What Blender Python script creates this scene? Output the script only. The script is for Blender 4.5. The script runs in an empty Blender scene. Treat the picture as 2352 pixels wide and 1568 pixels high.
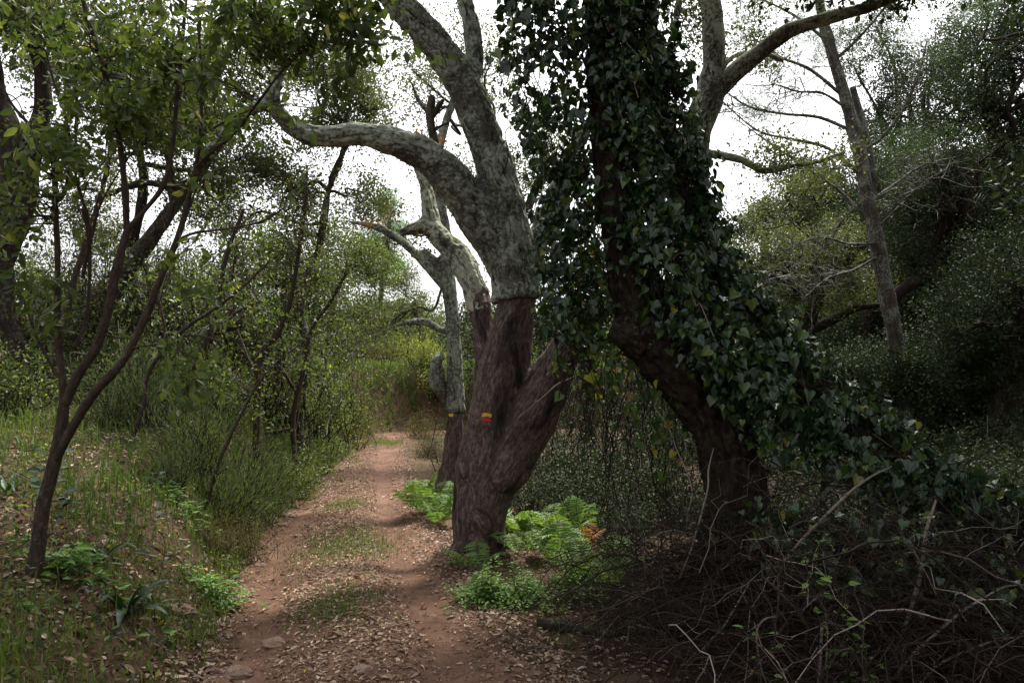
import bpy, math
import numpy as np
from mathutils import Vector
from mathutils.bvhtree import BVHTree

sc = bpy.context.scene
COL = sc.collection
rng = np.random.default_rng(7)

# ------------------------------------------------------------------ camera, sky, sun, exposure
FPX, CX, CY, HORIZON = 1829.0, 1176.0, 784.0, 900.0
CAM = np.array([0.0, 0.0, 1.7])
PITCH = math.atan((HORIZON - CY) / FPX)
cam_data = bpy.data.cameras.new('camera')
cam_data.lens = 28.0
cam_data.sensor_width = 36.0
cam_data.clip_start = 0.05
cam_data.clip_end = 2000.0
cam = bpy.data.objects.new('camera', cam_data)
cam.location = CAM
cam.rotation_euler = (math.radians(90) + PITCH, 0, 0)
COL.objects.link(cam)
sc.camera = cam

SUN_ELEV, SUN_AZ = math.radians(60), math.radians(24)     # azimuth from +Y towards +X
world = bpy.data.worlds.new('World')
sc.world = world
world.use_nodes = True
wn, wl = world.node_tree.nodes, world.node_tree.links
wn.clear()
sky = wn.new('ShaderNodeTexSky')
sky.sky_type = 'NISHITA'
sky.sun_disc = False
sky.sun_elevation = SUN_ELEV
sky.sun_rotation = SUN_AZ
sky.air_density = 1.0
sky.dust_density = 5.0
hsv = wn.new('ShaderNodeHueSaturation')
hsv.inputs['Saturation'].default_value = 0.13          # thin white overcast
bg = wn.new('ShaderNodeBackground')
bg.inputs['Strength'].default_value = 0.15
wo = wn.new('ShaderNodeOutputWorld')
wl.new(sky.outputs[0], hsv.inputs['Color'])
wl.new(hsv.outputs[0], bg.inputs[0])
wl.new(bg.outputs[0], wo.inputs[0])

sun_data = bpy.data.lights.new('sun', 'SUN')
sun_data.energy = 3.4
sun_data.angle = math.radians(6)
sun_data.color = (1.0, 0.94, 0.84)
sun = bpy.data.objects.new('sun', sun_data)
sd = Vector((math.cos(SUN_ELEV) * math.sin(SUN_AZ), math.cos(SUN_ELEV) * math.cos(SUN_AZ), math.sin(SUN_ELEV)))
sun.rotation_euler = sd.to_track_quat('Z', 'Y').to_euler()
sun.location = (20, 0, 40)
COL.objects.link(sun)

sc.view_settings.view_transform = 'Standard'
sc.view_settings.look = 'None'
sc.view_settings.gamma = 1.0
sc.view_settings.exposure = 1.2
sc.cycles.max_bounces = 6
sc.cycles.diffuse_bounces = 4
sc.cycles.glossy_bounces = 2
sc.cycles.transmission_bounces = 3

# ------------------------------------------------------------------ numeric helpers
def at(px, py, Y):
    """world point on the ray of a photo position (2352 px wide frame) at depth Y"""
    c, s = math.cos(PITCH), math.sin(PITCH)
    dx = px - CX
    dy = c * FPX - s * (CY - py)
    dz = s * FPX + c * (CY - py)
    k = Y / dy
    return np.array([dx * k, Y, CAM[2] + dz * k])

def unit(v):
    return v / np.maximum(np.linalg.norm(v, axis=-1, keepdims=True), 1e-9)

def _h(ix, iy, iz):
    n = (ix.astype(np.int64) * 374761393 + iy.astype(np.int64) * 668265263 + iz.astype(np.int64) * 2147483647 * 3) & 0xFFFFFFFF
    n = ((n ^ (n >> 13)) * 1274126177) & 0xFFFFFFFF
    n = ((n ^ (n >> 16)) * 2246822519) & 0xFFFFFFFF
    n = n ^ (n >> 15)
    return (n & 0xFFFFFF) / float(0x7FFFFF) - 1.0

def noise(p):
    p = np.asarray(p, float)
    i = np.floor(p).astype(np.int64)
    f = p - i
    u = f * f * (3 - 2 * f)
    r = 0.0
    for a in (0, 1):
        for b in (0, 1):
            for c in (0, 1):
                w = (u[..., 0] if a else 1 - u[..., 0]) * (u[..., 1] if b else 1 - u[..., 1]) * (u[..., 2] if c else 1 - u[..., 2])
                r = r + w * _h(i[..., 0] + a, i[..., 1] + b, i[..., 2] + c)
    return r

def fbm(p, octaves=4):
    p = np.asarray(p, float)
    r, a = 0.0, 0.5
    for _ in range(octaves):
        r = r + a * noise(p)
        p = p * 2.03 + 17.3
        a *= 0.5
    return r

def xyz(x, y, z=0.0):
    x = np.asarray(x, float)
    return np.stack([x, np.broadcast_to(y, x.shape), np.broadcast_to(z, x.shape)], -1)

def sstep(a, b, x):
    t = np.clip((x - a) / (b - a), 0, 1)
    return t * t * (3 - 2 * t)

# ------------------------------------------------------------------ mesh helpers
class MB:
    """collects vertices, faces and per-vertex values; builds ONE mesh object"""
    def __init__(self):
        self.v, self.f, self.r, self.q, self.n = [], [], [], [], 0
    def add(self, v, faces, rnd=None, q=None):
        v = np.asarray(v, float).reshape(-1, 3)
        for f in (faces if isinstance(faces, list) else [faces]):
            f = np.asarray(f, np.int64)
            if f.size:
                self.f.append(f + self.n)
        self.v.append(v)
        self.r.append(np.zeros(len(v)) if rnd is None else np.broadcast_to(rnd, (len(v),)))
        self.q.append(v if q is None else q)
        self.n += len(v)
    def mesh(self, name, smooth=False, origin=None, bark=False):
        v = np.concatenate(self.v)
        if origin is not None:
            v = v - np.asarray(origin)
        me = bpy.data.meshes.new(name)
        loops = np.concatenate([f.ravel() for f in self.f]).astype(np.int32)
        counts = np.concatenate([np.full(len(f), f.shape[1]) for f in self.f]).astype(np.int32)
        starts = (np.cumsum(counts) - counts).astype(np.int32)
        me.vertices.add(len(v))
        me.vertices.foreach_set('co', v.astype(np.float32).ravel())
        me.loops.add(len(loops))
        me.loops.foreach_set('vertex_index', loops)
        me.polygons.add(len(counts))
        me.polygons.foreach_set('loop_start', starts)
        try:
            me.polygons.foreach_set('loop_total', counts)
        except Exception:
            pass
        me.polygons.foreach_set('use_smooth', np.full(len(counts), bool(smooth)))
        a = me.attributes.new('rnd', 'FLOAT', 'POINT')
        a.data.foreach_set('value', np.concatenate(self.r).astype(np.float32))
        if bark:
            b = me.attributes.new('bark', 'FLOAT_VECTOR', 'POINT')
            b.data.foreach_set('vector', np.concatenate(self.q).astype(np.float32).ravel())
        me.update(calc_edges=True)
        return me
    def build(self, name, mat, parent=None, smooth=False, bark=False):
        if not self.f:
            return None
        o0 = np.array(parent_base(parent)) if parent is not None else None
        me = self.mesh(name, smooth, o0, bark)
        me.materials.append(mat)
        return link(name, me, parent)

def parent_base(p):
    v = Vector((0, 0, 0))
    while p is not None:
        v = v + p.location
        p = p.parent
    return v

def link(name, me, parent=None):
    o = bpy.data.objects.new(name, me)
    COL.objects.link(o)
    if parent is not None:
        o.parent = parent
    return o

def tag(o, label, cat=None, group=None, kind=None):
    o['label'] = label
    if cat: o['category'] = cat
    if group: o['group'] = group
    if kind: o['kind'] = kind
    return o

def thing(name, label, cat, loc, group=None):
    o = bpy.data.objects.new(name, None)
    o.empty_display_size = 0.1
    o.location = loc
    COL.objects.link(o)
    return tag(o, label, cat, group)

def dup(root, loc, rotz, scale, label, group=None, lean=(0, 0)):
    r = root.copy()
    COL.objects.link(r)
    r.location, r.scale = loc, (scale, scale, scale)
    r.rotation_euler = (lean[0], lean[1], rotz)
    r['label'] = label
    if group: r['group'] = group
    for ch in list(root.children):
        c = ch.copy()
        COL.objects.link(c)
        c.parent = r
    return r

def catmull(pts, step=0.5):
    """pts (n, k): smooth resample, about one sample per step * radius (last column)"""
    pts = np.asarray(pts, float)
    P = np.vstack([2 * pts[0] - pts[1], pts, 2 * pts[-1] - pts[-2]])
    out = []
    for i in range(1, len(P) - 2):
        L = np.linalg.norm(P[i + 1, :3] - P[i, :3])
        r = max(0.5 * (pts[i - 1, -1] + pts[i, -1]), 0.004)
        n = int(np.clip(math.ceil(L / (r * step * 2)), 2, 24))
        t = np.linspace(0, 1, n, endpoint=False)[:, None]
        a, b, c, d = P[i - 1], P[i], P[i + 1], P[i + 2]
        out.append(0.5 * (2 * b + (c - a) * t + (2 * a - 5 * b + 4 * c - d) * t ** 2 + (3 * b - a - 3 * c + d) * t ** 3))
    out.append(pts[-1:])
    o = np.vstack(out)
    o[:, -1] = np.maximum(o[:, -1], 0.0015)
    return o

def frames(p):
    t = unit(np.gradient(p, axis=0))
    n = np.zeros_like(p)
    ref = np.array([1.0, 0, 0]) if abs(t[0, 0]) < 0.8 else np.array([0, 1.0, 0])
    v = np.cross(t[0], ref)
    v = v / np.linalg.norm(v) if np.linalg.norm(v) > 1e-6 else np.array([0, 0, 1.0])
    for i in range(len(p)):
        v = v - t[i] * v.dot(t[i])
        v /= max(np.linalg.norm(v), 1e-9)
        n[i] = v
    return t, n, np.cross(t, n)

def tube(mb, pr, sides=8, rnd=0.0, disp=None, cap=True, seed=0.0):
    """tube along pr (n,4: x y z r); disp(q, p) gives radius gain in metres"""
    p, r = pr[:, :3], pr[:, 3]
    t, n, b = frames(p)
    m = len(p)
    a = np.linspace(0, 2 * math.pi, sides, endpoint=False)
    dirs = np.cos(a)[None, :, None] * n[:, None] + np.sin(a)[None, :, None] * b[:, None]
    L = np.concatenate([[0], np.cumsum(np.linalg.norm(np.diff(p, axis=0), axis=1))])
    ring = p[:, None] + dirs * r[:, None, None]
    q = np.stack([np.cos(a)[None] * r[:, None], np.sin(a)[None] * r[:, None], np.broadcast_to(L[:, None] + seed, (m, sides))], -1)
    if disp is not None:
        ring = ring + dirs * disp(q, ring)[..., None]
    v = ring.reshape(-1, 3)
    i = np.arange(m - 1)[:, None] * sides
    j = np.arange(sides)[None]
    k = (j + 1) % sides
    f = np.stack([i + j, i + k, i + sides + k, i + sides + j], -1).reshape(-1, 4)
    fs = [f]
    qv = q.reshape(-1, 3)
    if cap:
        v = np.vstack([v, p[:1], p[-1:]])
        qv = np.vstack([qv, [[0, 0, L[0] + seed]], [[0, 0, L[-1] + seed]]])
        j = np.arange(sides); k = (j + 1) % sides
        c0, c1 = m * sides, m * sides + 1
        fs.append(np.stack([k, j, np.full(sides, c0)], -1))
        fs.append(np.stack([(m - 1) * sides + j, (m - 1) * sides + k, np.full(sides, c1)], -1))
    mb.add(v, fs, rnd, qv)

def limb(pts):
    """[(px, py, depth, width_px)] -> (n,4) world points with radius"""
    return np.array([list(at(x, y, Y)) + [0.5 * w * Y / FPX] for x, y, Y, w in pts])

# ---- leaves: half outlines (x along, y across) mirrored about the midrib
OUT_QUAD = np.array([[0.45, 0.5]])
OUT_OVAL = np.array([[0.18, 0.34], [0.5, 0.5], [0.82, 0.28]])
OUT_HEART = np.array([[-0.16, 0.24], [-0.05, 0.46], [0.22, 0.55], [0.55, 0.34], [0.8, 0.12]])
OUT_LONG = np.array([[0.12, 0.3], [0.45, 0.5], [0.8, 0.3]])

def leaves(mb, P, A, N, L, W, outline=OUT_QUAD, fold=0.25, curl=0.15, rnd=None):
    """P base points, A axis, N normal (all n,3), L length, W width"""
    n = len(P)
    if n == 0:
        return
    A = unit(A)
    N = unit(N - A * (N * A).sum(-1, keepdims=True))
    B = np.cross(A, N)
    L = np.broadcast_to(np.asarray(L, float), (n,)); W = np.broadcast_to(np.asarray(W, float), (n,))
    if rnd is None:
        rnd = rng.random(n)
    k = len(outline)
    pts = [P]
    def pt(x, y, s):
        return P + A * (x * L)[:, None] + B * (s * y * W)[:, None] + N * ((abs(y) * fold * W) - curl * x * x * L)[:, None]
    for x, y in outline: pts.append(pt(x, y, 1))
    pts.append(pt(1.0, 0.0, 1))
    for x, y in outline[::-1]: pts.append(pt(x, y, -1))
    V = np.stack(pts, 1)
    m = V.shape[1]
    base = np.arange(n)[:, None] * m
    if k == 1:
        fs = [base + np.array([[0, 1, 2, 3]])]
    else:
        fs = [base + np.arange(0, k + 2)[None], base + np.array([[0] + list(range(k + 1, m))])]
    mb.add(V.reshape(-1, 3), fs, np.repeat(rnd, m))

def rdir(n, zb=0.0):
    v = rng.normal(size=(n, 3))
    v = unit(v)
    v[:, 2] += zb
    return unit(v)

# ------------------------------------------------------------------ materials
def nodes_of(name):
    m = bpy.data.materials.new(name)
    m.use_nodes = True
    nt = m.node_tree
    nt.nodes.clear()
    return m, nt

class G:
    def __init__(self, name):
        self.m, self.nt = nodes_of(name)
        self.out = self.n('ShaderNodeOutputMaterial')
    def n(self, typ, **kw):
        nd = self.nt.nodes.new(typ)
        for k, v in kw.items():
            if k.startswith('i_'):
                nd.inputs[k[2:].replace('_', ' ')].default_value = v
            else:
                setattr(nd, k, v)
        return nd
    def l(self, a, b):
        self.nt.links.new(a, b)
    def attr(self, name):
        return self.n('ShaderNodeAttribute', attribute_name=name)
    def noise(self, vec, scale, detail=5, rough=0.6, dist=0.0):
        nd = self.n('ShaderNodeTexNoise')
        nd.inputs['Scale'].default_value = scale
        nd.inputs['Detail'].default_value = detail
        nd.inputs['Roughness'].default_value = rough
        nd.inputs['Distortion'].default_value = dist
        if vec is not None: self.l(vec, nd.inputs['Vector'])
        return nd.outputs['Fac']
    def ramp(self, fac, stops, mode='LINEAR'):
        nd = self.n('ShaderNodeValToRGB')
        cr = nd.color_ramp
        cr.interpolation = mode
        while len(cr.elements) < len(stops): cr.elements.new(0.5)
        for e, (p, c) in zip(cr.elements, stops):
            e.position = p
            e.color = (c, c, c, 1) if isinstance(c, (int, float)) else (*c, 1)
        self.l(fac, nd.inputs[0])
        return nd.outputs[0]
    def mix(self, fac, a, b, blend='MIX'):
        nd = self.n('ShaderNodeMix', data_type='RGBA', blend_type=blend)
        for s, v in ((nd.inputs[0], fac), (nd.inputs[6], a), (nd.inputs[7], b)):
            if isinstance(v, (int, float)): s.default_value = v
            elif isinstance(v, tuple): s.default_value = (*v, 1)
            else: self.l(v, s)
        return nd.outputs[2]
    def math(self, op, a, b=0.0, clamp=False):
        nd = self.n('ShaderNodeMath', operation=op, use_clamp=clamp)
        for s, v in ((nd.inputs[0], a), (nd.inputs[1], b)):
            if isinstance(v, (int, float)): s.default_value = v
            else: self.l(v, s)
        return nd.outputs[0]
    def scalev(self, vec, sx, sy, sz):
        nd = self.n('ShaderNodeMapping')
        nd.inputs['Scale'].default_value = (sx, sy, sz)
        self.l(vec, nd.inputs['Vector'])
        return nd.outputs[0]
    def pos(self):
        return self.n('ShaderNodeNewGeometry').outputs['Position']
    def normal_z(self):
        s = self.n('ShaderNodeSeparateXYZ')
        self.l(self.n('ShaderNodeNewGeometry').outputs['Normal'], s.inputs[0])
        return s.outputs['Z']
    def bump(self, h, strength=0.5, dist=0.02):
        nd = self.n('ShaderNodeBump')
        nd.inputs['Strength'].default_value = strength
        nd.inputs['Distance'].default_value = dist
        self.l(h, nd.inputs['Height'])
        return nd.outputs[0]
    def surf(self, color, rough=0.9, spec=0.2, normal=None):
        p = self.n('ShaderNodeBsdfPrincipled')
        if isinstance(color, tuple): p.inputs['Base Color'].default_value = (*color, 1)
        else: self.l(color, p.inputs['Base Color'])
        p.inputs['Roughness'].default_value = rough
        p.inputs['Specular IOR Level'].default_value = spec
        if normal is not None: self.l(normal, p.inputs['Normal'])
        return p.outputs[0]
    def done(self, sh):
        self.l(sh, self.out.inputs[0])
        return self.m

def leaf_mat(name, stops, rough=0.5, trans=0.3, spec=0.35, tint=(1.0, 1.0, 0.45), gain=1.3):
    g = G(name)
    c = g.ramp(g.attr('rnd').outputs['Fac'], stops)
    p = g.surf(c, rough, spec)
    t = g.n('ShaderNodeBsdfTranslucent')
    g.l(g.mix(1.0, c, tuple(gain * x for x in tint), 'MULTIPLY'), t.inputs[0])
    mx = g.n('ShaderNodeMixShader')
    mx.inputs[0].default_value = trans
    g.l(p, mx.inputs[1]); g.l(t.outputs[0], mx.inputs[2])
    return g.done(mx.outputs[0])

def bark_mat(name, dark, mid, light, lichen=None, lichen_cover=0.5, moss=0.0, fa=14.0, fl=4.0, lichen_scale=9.0, burn=0.0):
    """bark with fissures along the limb; lichen and moss patches where the thing carries them"""
    g = G(name)
    q = g.attr('bark').outputs['Vector']
    s = g.noise(g.scalev(q, fa, fa, fl), 1.0, 6, 0.65, 0.6)
    fine = g.noise(g.scalev(q, fa * 4, fa * 4, fl * 4), 1.0, 5, 0.7)
    h = g.math('ADD', g.math('MULTIPLY', s, 0.7), g.math('MULTIPLY', fine, 0.4))
    c = g.ramp(h, [(0.36, dark), (0.54, mid), (0.74, light)])
    if burn:
        b = g.noise(g.scalev(q, 3.0, 3.0, 0.9), 1.0, 4, 0.6, 0.4)
        c = g.mix(g.ramp(b, [(0.52, 0.0), (0.66, burn)]), c, (0.012, 0.011, 0.012))
    if lichen:
        P = g.pos()
        n1 = g.noise(P, lichen_scale * 2.3, 8, 0.8, 0.2)
        n2 = g.noise(P, lichen_scale * 0.22, 3, 0.5)
        nz = g.normal_z()
        f = g.math('ADD', g.math('ADD', n1, g.math('MULTIPLY', n2, 0.55)), g.math('MULTIPLY', nz, 0.07))
        lo = 1.0 - lichen_cover * 0.45
        msk = g.math('MULTIPLY', g.ramp(f, [(lo - 0.05, 0.0), (lo + 0.05, 1.0)]), g.ramp(h, [(0.44, 0.0), (0.53, 1.0)]))
        lc = g.ramp(g.noise(P, 45.0, 4, 0.7), [(0.3, tuple(0.55 * x for x in lichen)), (0.62, lichen)])
        c = g.mix(msk, c, lc)
        h = g.math('ADD', h, g.math('MULTIPLY', msk, 0.25))
    if moss:
        P = g.pos()
        mf = g.math('ADD', g.noise(P, 5.0, 5, 0.6), g.math('MULTIPLY', g.normal_z(), 0.22))
        lo = 0.86 - 0.3 * moss
        msk = g.ramp(mf, [(lo, 0.0), (lo + 0.06, 1.0)])
        mc = g.ramp(g.noise(P, 70.0, 3, 0.7), [(0.3, (0.045, 0.05, 0.008)), (0.7, (0.17, 0.16, 0.03))])
        c = g.mix(msk, c, mc)
    return g.done(g.surf(c, 0.92, 0.12, g.bump(h, 0.9, 0.02)))

M = {}
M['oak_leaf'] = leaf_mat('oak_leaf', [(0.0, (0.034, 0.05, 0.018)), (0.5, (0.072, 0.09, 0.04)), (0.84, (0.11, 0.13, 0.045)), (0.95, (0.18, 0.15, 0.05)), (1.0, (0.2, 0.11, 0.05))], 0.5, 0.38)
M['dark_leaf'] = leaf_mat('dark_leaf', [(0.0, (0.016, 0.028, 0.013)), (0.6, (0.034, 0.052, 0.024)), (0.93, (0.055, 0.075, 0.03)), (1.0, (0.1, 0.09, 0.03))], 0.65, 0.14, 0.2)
M['fresh_leaf'] = leaf_mat('fresh_leaf', [(0.0, (0.03, 0.05, 0.018)), (0.5, (0.062, 0.095, 0.031)), (0.86, (0.13, 0.165, 0.05)), (1.0, (0.31, 0.3, 0.07))], 0.45, 0.45)
M['vine_leaf'] = leaf_mat('vine_leaf', [(0.0, (0.009, 0.024, 0.009)), (0.55, (0.02, 0.046, 0.016)), (0.88, (0.042, 0.085, 0.02)), (0.975, (0.09, 0.13, 0.025)), (0.992, (0.22, 0.2, 0.03)), (1.0, (0.12, 0.06, 0.03))], 0.3, 0.22, 0.6)
M['fading_vine_leaf'] = leaf_mat('fading_vine_leaf', [(0.0, (0.018, 0.045, 0.014)), (0.72, (0.05, 0.09, 0.018)), (0.9, (0.24, 0.24, 0.03)), (1.0, (0.15, 0.07, 0.03))], 0.4, 0.35)
M['fern_leaf'] = leaf_mat('fern_leaf', [(0.0, (0.075, 0.14, 0.035)), (0.6, (0.15, 0.25, 0.065)), (1.0, (0.28, 0.37, 0.11))], 0.5, 0.4)
M['dead_fern'] = leaf_mat('dead_fern', [(0.0, (0.16, 0.08, 0.035)), (1.0, (0.35, 0.2, 0.1))], 0.7, 0.3, 0.2)
M['herb_leaf'] = leaf_mat('herb_leaf', [(0.0, (0.07, 0.15, 0.035)), (0.7, (0.15, 0.28, 0.07)), (1.0, (0.28, 0.38, 0.1))], 0.5, 0.4)
M['strap_leaf'] = leaf_mat('strap_leaf', [(0.0, (0.014, 0.04, 0.022)), (1.0, (0.03, 0.075, 0.035))], 0.48, 0.15, 0.3)
M['grass'] = leaf_mat('grass', [(0.0, (0.035, 0.065, 0.018)), (0.55, (0.085, 0.135, 0.034)), (0.84, (0.16, 0.21, 0.05)), (0.92, (0.26, 0.22, 0.11)), (1.0, (0.34, 0.27, 0.16))], 0.55, 0.4, 0.25)
M['broom_leaf'] = leaf_mat('broom_leaf', [(0.0, (0.045, 0.075, 0.032)), (0.7, (0.1, 0.145, 0.06)), (1.0, (0.2, 0.22, 0.09))], 0.6, 0.3, 0.2)
M['heath_leaf'] = leaf_mat('heath_leaf', [(0.0, (0.08, 0.065, 0.03)), (0.6, (0.15, 0.13, 0.06)), (1.0, (0.24, 0.2, 0.1))], 0.7, 0.3, 0.15)
M['yellow_leaf'] = leaf_mat('yellow_leaf', [(0.0, (0.08, 0.12, 0.025)), (0.6, (0.16, 0.2, 0.04)), (1.0, (0.34, 0.33, 0.06))], 0.5, 0.4)
M['pine_needle'] = leaf_mat('pine_needle', [(0.0, (0.03, 0.06, 0.025)), (1.0, (0.07, 0.12, 0.04))], 0.55, 0.25)
M['bright_needle'] = leaf_mat('bright_needle', [(0.0, (0.06, 0.14, 0.035)), (1.0, (0.14, 0.26, 0.06))], 0.55, 0.35)
M['litter'] = leaf_mat('litter', [(0.0, (0.06, 0.032, 0.02)), (0.35, (0.17, 0.1, 0.062)), (0.7, (0.29, 0.2, 0.135)), (0.96, (0.5, 0.39, 0.3)), (1.0, (0.4, 0.25, 0.05))], 0.6, 0.12, 0.3, (1, 0.85, 0.6), 1.0)
M['dry_leaf'] = leaf_mat('dry_leaf', [(0.0, (0.14, 0.06, 0.03)), (1.0, (0.34, 0.17, 0.09))], 0.7, 0.3, 0.2)

M['peeled'] = bark_mat('stripped_bark', (0.016, 0.010, 0.009), (0.092, 0.063, 0.057), (0.27, 0.205, 0.188), fa=34, fl=12, burn=0.92)
M['lichen_bark'] = bark_mat('lichen_bark', (0.014, 0.013, 0.011), (0.075, 0.07, 0.06), (0.16, 0.15, 0.132), (0.38, 0.42, 0.34), 0.56, 0.34, fa=13, fl=5, lichen_scale=11)
M['pale_bark'] = bark_mat('pale_lichen_bark', (0.02, 0.018, 0.015), (0.075, 0.068, 0.055), (0.15, 0.14, 0.12), (0.46, 0.48, 0.38), 0.58, 0.5, fa=13, fl=5, lichen_scale=9)
M['rough_bark'] = bark_mat('rough_bark', (0.01, 0.008, 0.006), (0.05, 0.04, 0.031), (0.12, 0.1, 0.08), (0.26, 0.28, 0.22), 0.3, 0.1, fa=16, fl=7)
M['rugged_bark'] = bark_mat('dark_rugged_bark', (0.005, 0.004, 0.003), (0.02, 0.015, 0.011), (0.07, 0.054, 0.04), (0.2, 0.2, 0.15), 0.15, 0.15, fa=16, fl=7)  # darkest of the barks, on the leaning oak
M['dark_bark'] = bark_mat('dark_bark', (0.008, 0.006, 0.005), (0.03, 0.022, 0.018), (0.075, 0.058, 0.048), (0.17, 0.19, 0.14), 0.18, 0.2, fa=14, fl=6)
M['brown_bark'] = bark_mat('smooth_brown_bark', (0.02, 0.014, 0.011), (0.055, 0.04, 0.031), (0.11, 0.085, 0.069), (0.2, 0.2, 0.17), 0.16, 0.0, fa=50, fl=16)
M['pine_bark'] = bark_mat('pine_bark', (0.012, 0.009, 0.008), (0.07, 0.055, 0.048), (0.15, 0.125, 0.11), (0.36, 0.38, 0.32), 0.42, 0.0, fa=22, fl=5, lichen_scale=14)
M['twig'] = bark_mat('twig_bark', (0.03, 0.022, 0.016), (0.075, 0.058, 0.046), (0.14, 0.115, 0.095), fa=60, fl=20)
M['dry_twig'] = leaf_mat('dry_twig', [(0.0, (0.008, 0.0055, 0.004)), (0.8, (0.025, 0.017, 0.013)), (0.95, (0.09, 0.068, 0.056)), (1.0, (0.34, 0.29, 0.25))], 0.8, 0.0, 0.15)
M['cane'] = bark_mat('dead_cane', (0.08, 0.065, 0.055), (0.2, 0.165, 0.14), (0.36, 0.31, 0.27), fa=80, fl=10)

def paint(name, col):
    g = G(name)
    n = g.noise(g.pos(), 55.0, 5, 0.7)
    c = g.mix(g.ramp(n, [(0.56, 0.0), (0.66, 0.75)]), col, (0.05, 0.03, 0.025))
    return g.done(g.surf(c, 0.6, 0.3, g.bump(n, 0.5, 0.004)))
M['yellow_paint'] = paint('yellow_paint', (0.72, 0.42, 0.03))
M['red_paint'] = paint('red_paint', (0.55, 0.02, 0.025))

def soil_mat(name, cols, scale):
    g = G(name)
    P = g.pos()
    big = g.noise(P, scale * 0.25, 4, 0.6)
    mid = g.noise(P, scale * 2.2, 8, 0.7)
    fin = g.noise(P, scale * 22, 5, 0.7)
    f = g.math('ADD', g.math('ADD', g.math('MULTIPLY', big, 0.45), g.math('MULTIPLY', mid, 0.4)), g.math('MULTIPLY', fin, 0.3))
    c = g.ramp(f, [(0.42, cols[0]), (0.56, cols[1]), (0.72, cols[2])])
    return g.done(g.surf(c, 0.95, 0.1, g.bump(g.math('ADD', mid, fin), 0.7, 0.02)))
M['dirt'] = soil_mat('red_dirt', ((0.052, 0.027, 0.018), (0.12, 0.066, 0.044), (0.21, 0.13, 0.092)), 3.0)
M['floor'] = soil_mat('forest_floor', ((0.022, 0.014, 0.009), (0.06, 0.038, 0.024), (0.12, 0.075, 0.045)), 2.5)
M['stone'] = soil_mat('stone', ((0.12, 0.07, 0.05), (0.24, 0.16, 0.12), (0.36, 0.27, 0.22)), 8.0)

# ------------------------------------------------------------------ terrain
PATH = np.array([(0.9, -9), (0.45, -4), (-0.05, 0), (-0.80, 4.65), (-1.16, 6.2), (-1.8, 8.9), (-2.47, 12.4), (-3.32, 17.3),
                 (-4.2, 24), (-4.75, 29), (-4.75, 31.5), (-4.0, 33.6), (-2.4, 34.9), (0.0, 35.6), (3, 36.4), (8, 38.5), (16, 43), (26, 52)], float)
_c = catmull(np.column_stack([PATH, np.zeros(len(PATH)), np.full(len(PATH), 0.12)]), 1.0)[:, :2]
_seg = np.concatenate([[0], np.cumsum(np.linalg.norm(np.diff(_c, axis=0), axis=1))])
_t = np.arange(0, _seg[-1], 0.25)
CL = np.column_stack([np.interp(_t, _seg, _c[:, 0]), np.interp(_t, _seg, _c[:, 1])])
CLT = unit(np.gradient(CL, axis=0))
HALF = 0.95

def path_s(x, y):
    """signed distance from the track's middle, left positive"""
    x = np.asarray(x, float).ravel(); y = np.asarray(y, float).ravel()
    out = np.empty(len(x))
    for a in range(0, len(x), 20000):
        b = slice(a, a + 20000)
        d2 = (x[b, None] - CL[None, :, 0]) ** 2 + (y[b, None] - CL[None, :, 1]) ** 2
        i = d2.argmin(1)
        dx, dy = x[b] - CL[i, 0], y[b] - CL[i, 1]
        out[b] = np.where(CLT[i, 0] * dy - CLT[i, 1] * dx >= 0, 1, -1) * np.sqrt(np.minimum(d2[np.arange(len(i)), i], (dx ** 2 + dy ** 2)))
    return out

def H(x, y, under_path=False, s=None):
    shp = np.shape(x)
    x = np.asarray(x, float).ravel(); y = np.asarray(y, float).ravel()
    if s is None: s = path_s(x, y)
    sl = np.maximum(0, s - HALF)
    sr = np.maximum(0, -s - HALF)
    ramp = np.interp(y, [-5, 5, 9, 13, 20, 34, 60], [0.5, 0.68, 1.2, 1.6, 1.95, 2.6, 3.3])
    h = ramp * (1 - np.exp(-(sl / 0.62) ** 1.9)) + 1.6 * (1 - np.exp(-0.05 * sl)) * np.clip(y / 10, 0.2, 1)
    h = h - 0.12 * (1 - np.exp(-sr / 2.0))
    rise = np.maximum(0, x - 6.5 - 0.12 * np.maximum(0, 16 - y))
    h = h + 0.42 * rise ** 1.15 / (1 + rise / 45.0)
    h = h + 0.06 * np.maximum(0, y - 45) / (1 + np.maximum(0, y - 45) / 150)
    off = sstep(0.7, 1.7, np.abs(s))
    h = h + off * (0.1 * fbm(xyz(x * 0.7, y * 0.7), 3) + 0.07 * fbm(xyz(x * 2.7, y * 2.7, 3.0), 3))
    rut = np.exp(-((s - 0.72) / 0.2) ** 2) + np.exp(-((s + 0.52) / 0.2) ** 2)
    h = h - 0.05 * rut + 0.018 * fbm(xyz(x * 3.5, y * 2.2, 9.0), 3) * (1 - off) + 0.02 * np.exp(-(s / 0.3) ** 2)
    if under_path:
        h = h - 0.06 * (1 - sstep(0.55, 0.92, np.abs(s)))
    return h.reshape(shp)

def h1(x, y):
    return float(H(np.array([x]), np.array([y]))[0])

def ground_at(px, Y):
    x = at(px, 900, Y)[0]
    return (x, Y, h1(x, Y))

def warp(lo, hi, fine, growth):
    out, v, st = [0.0], 0.0, fine
    while v < hi:
        v += st; st = fine + growth * max(0, v - 3) ; out.append(v)
    pos = out
    out, v, st = [], 0.0, fine
    while v > lo:
        v -= st; st = fine + growth * max(0, -v - 3); out.append(v)
    return np.array(out[::-1] + pos)

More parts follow.
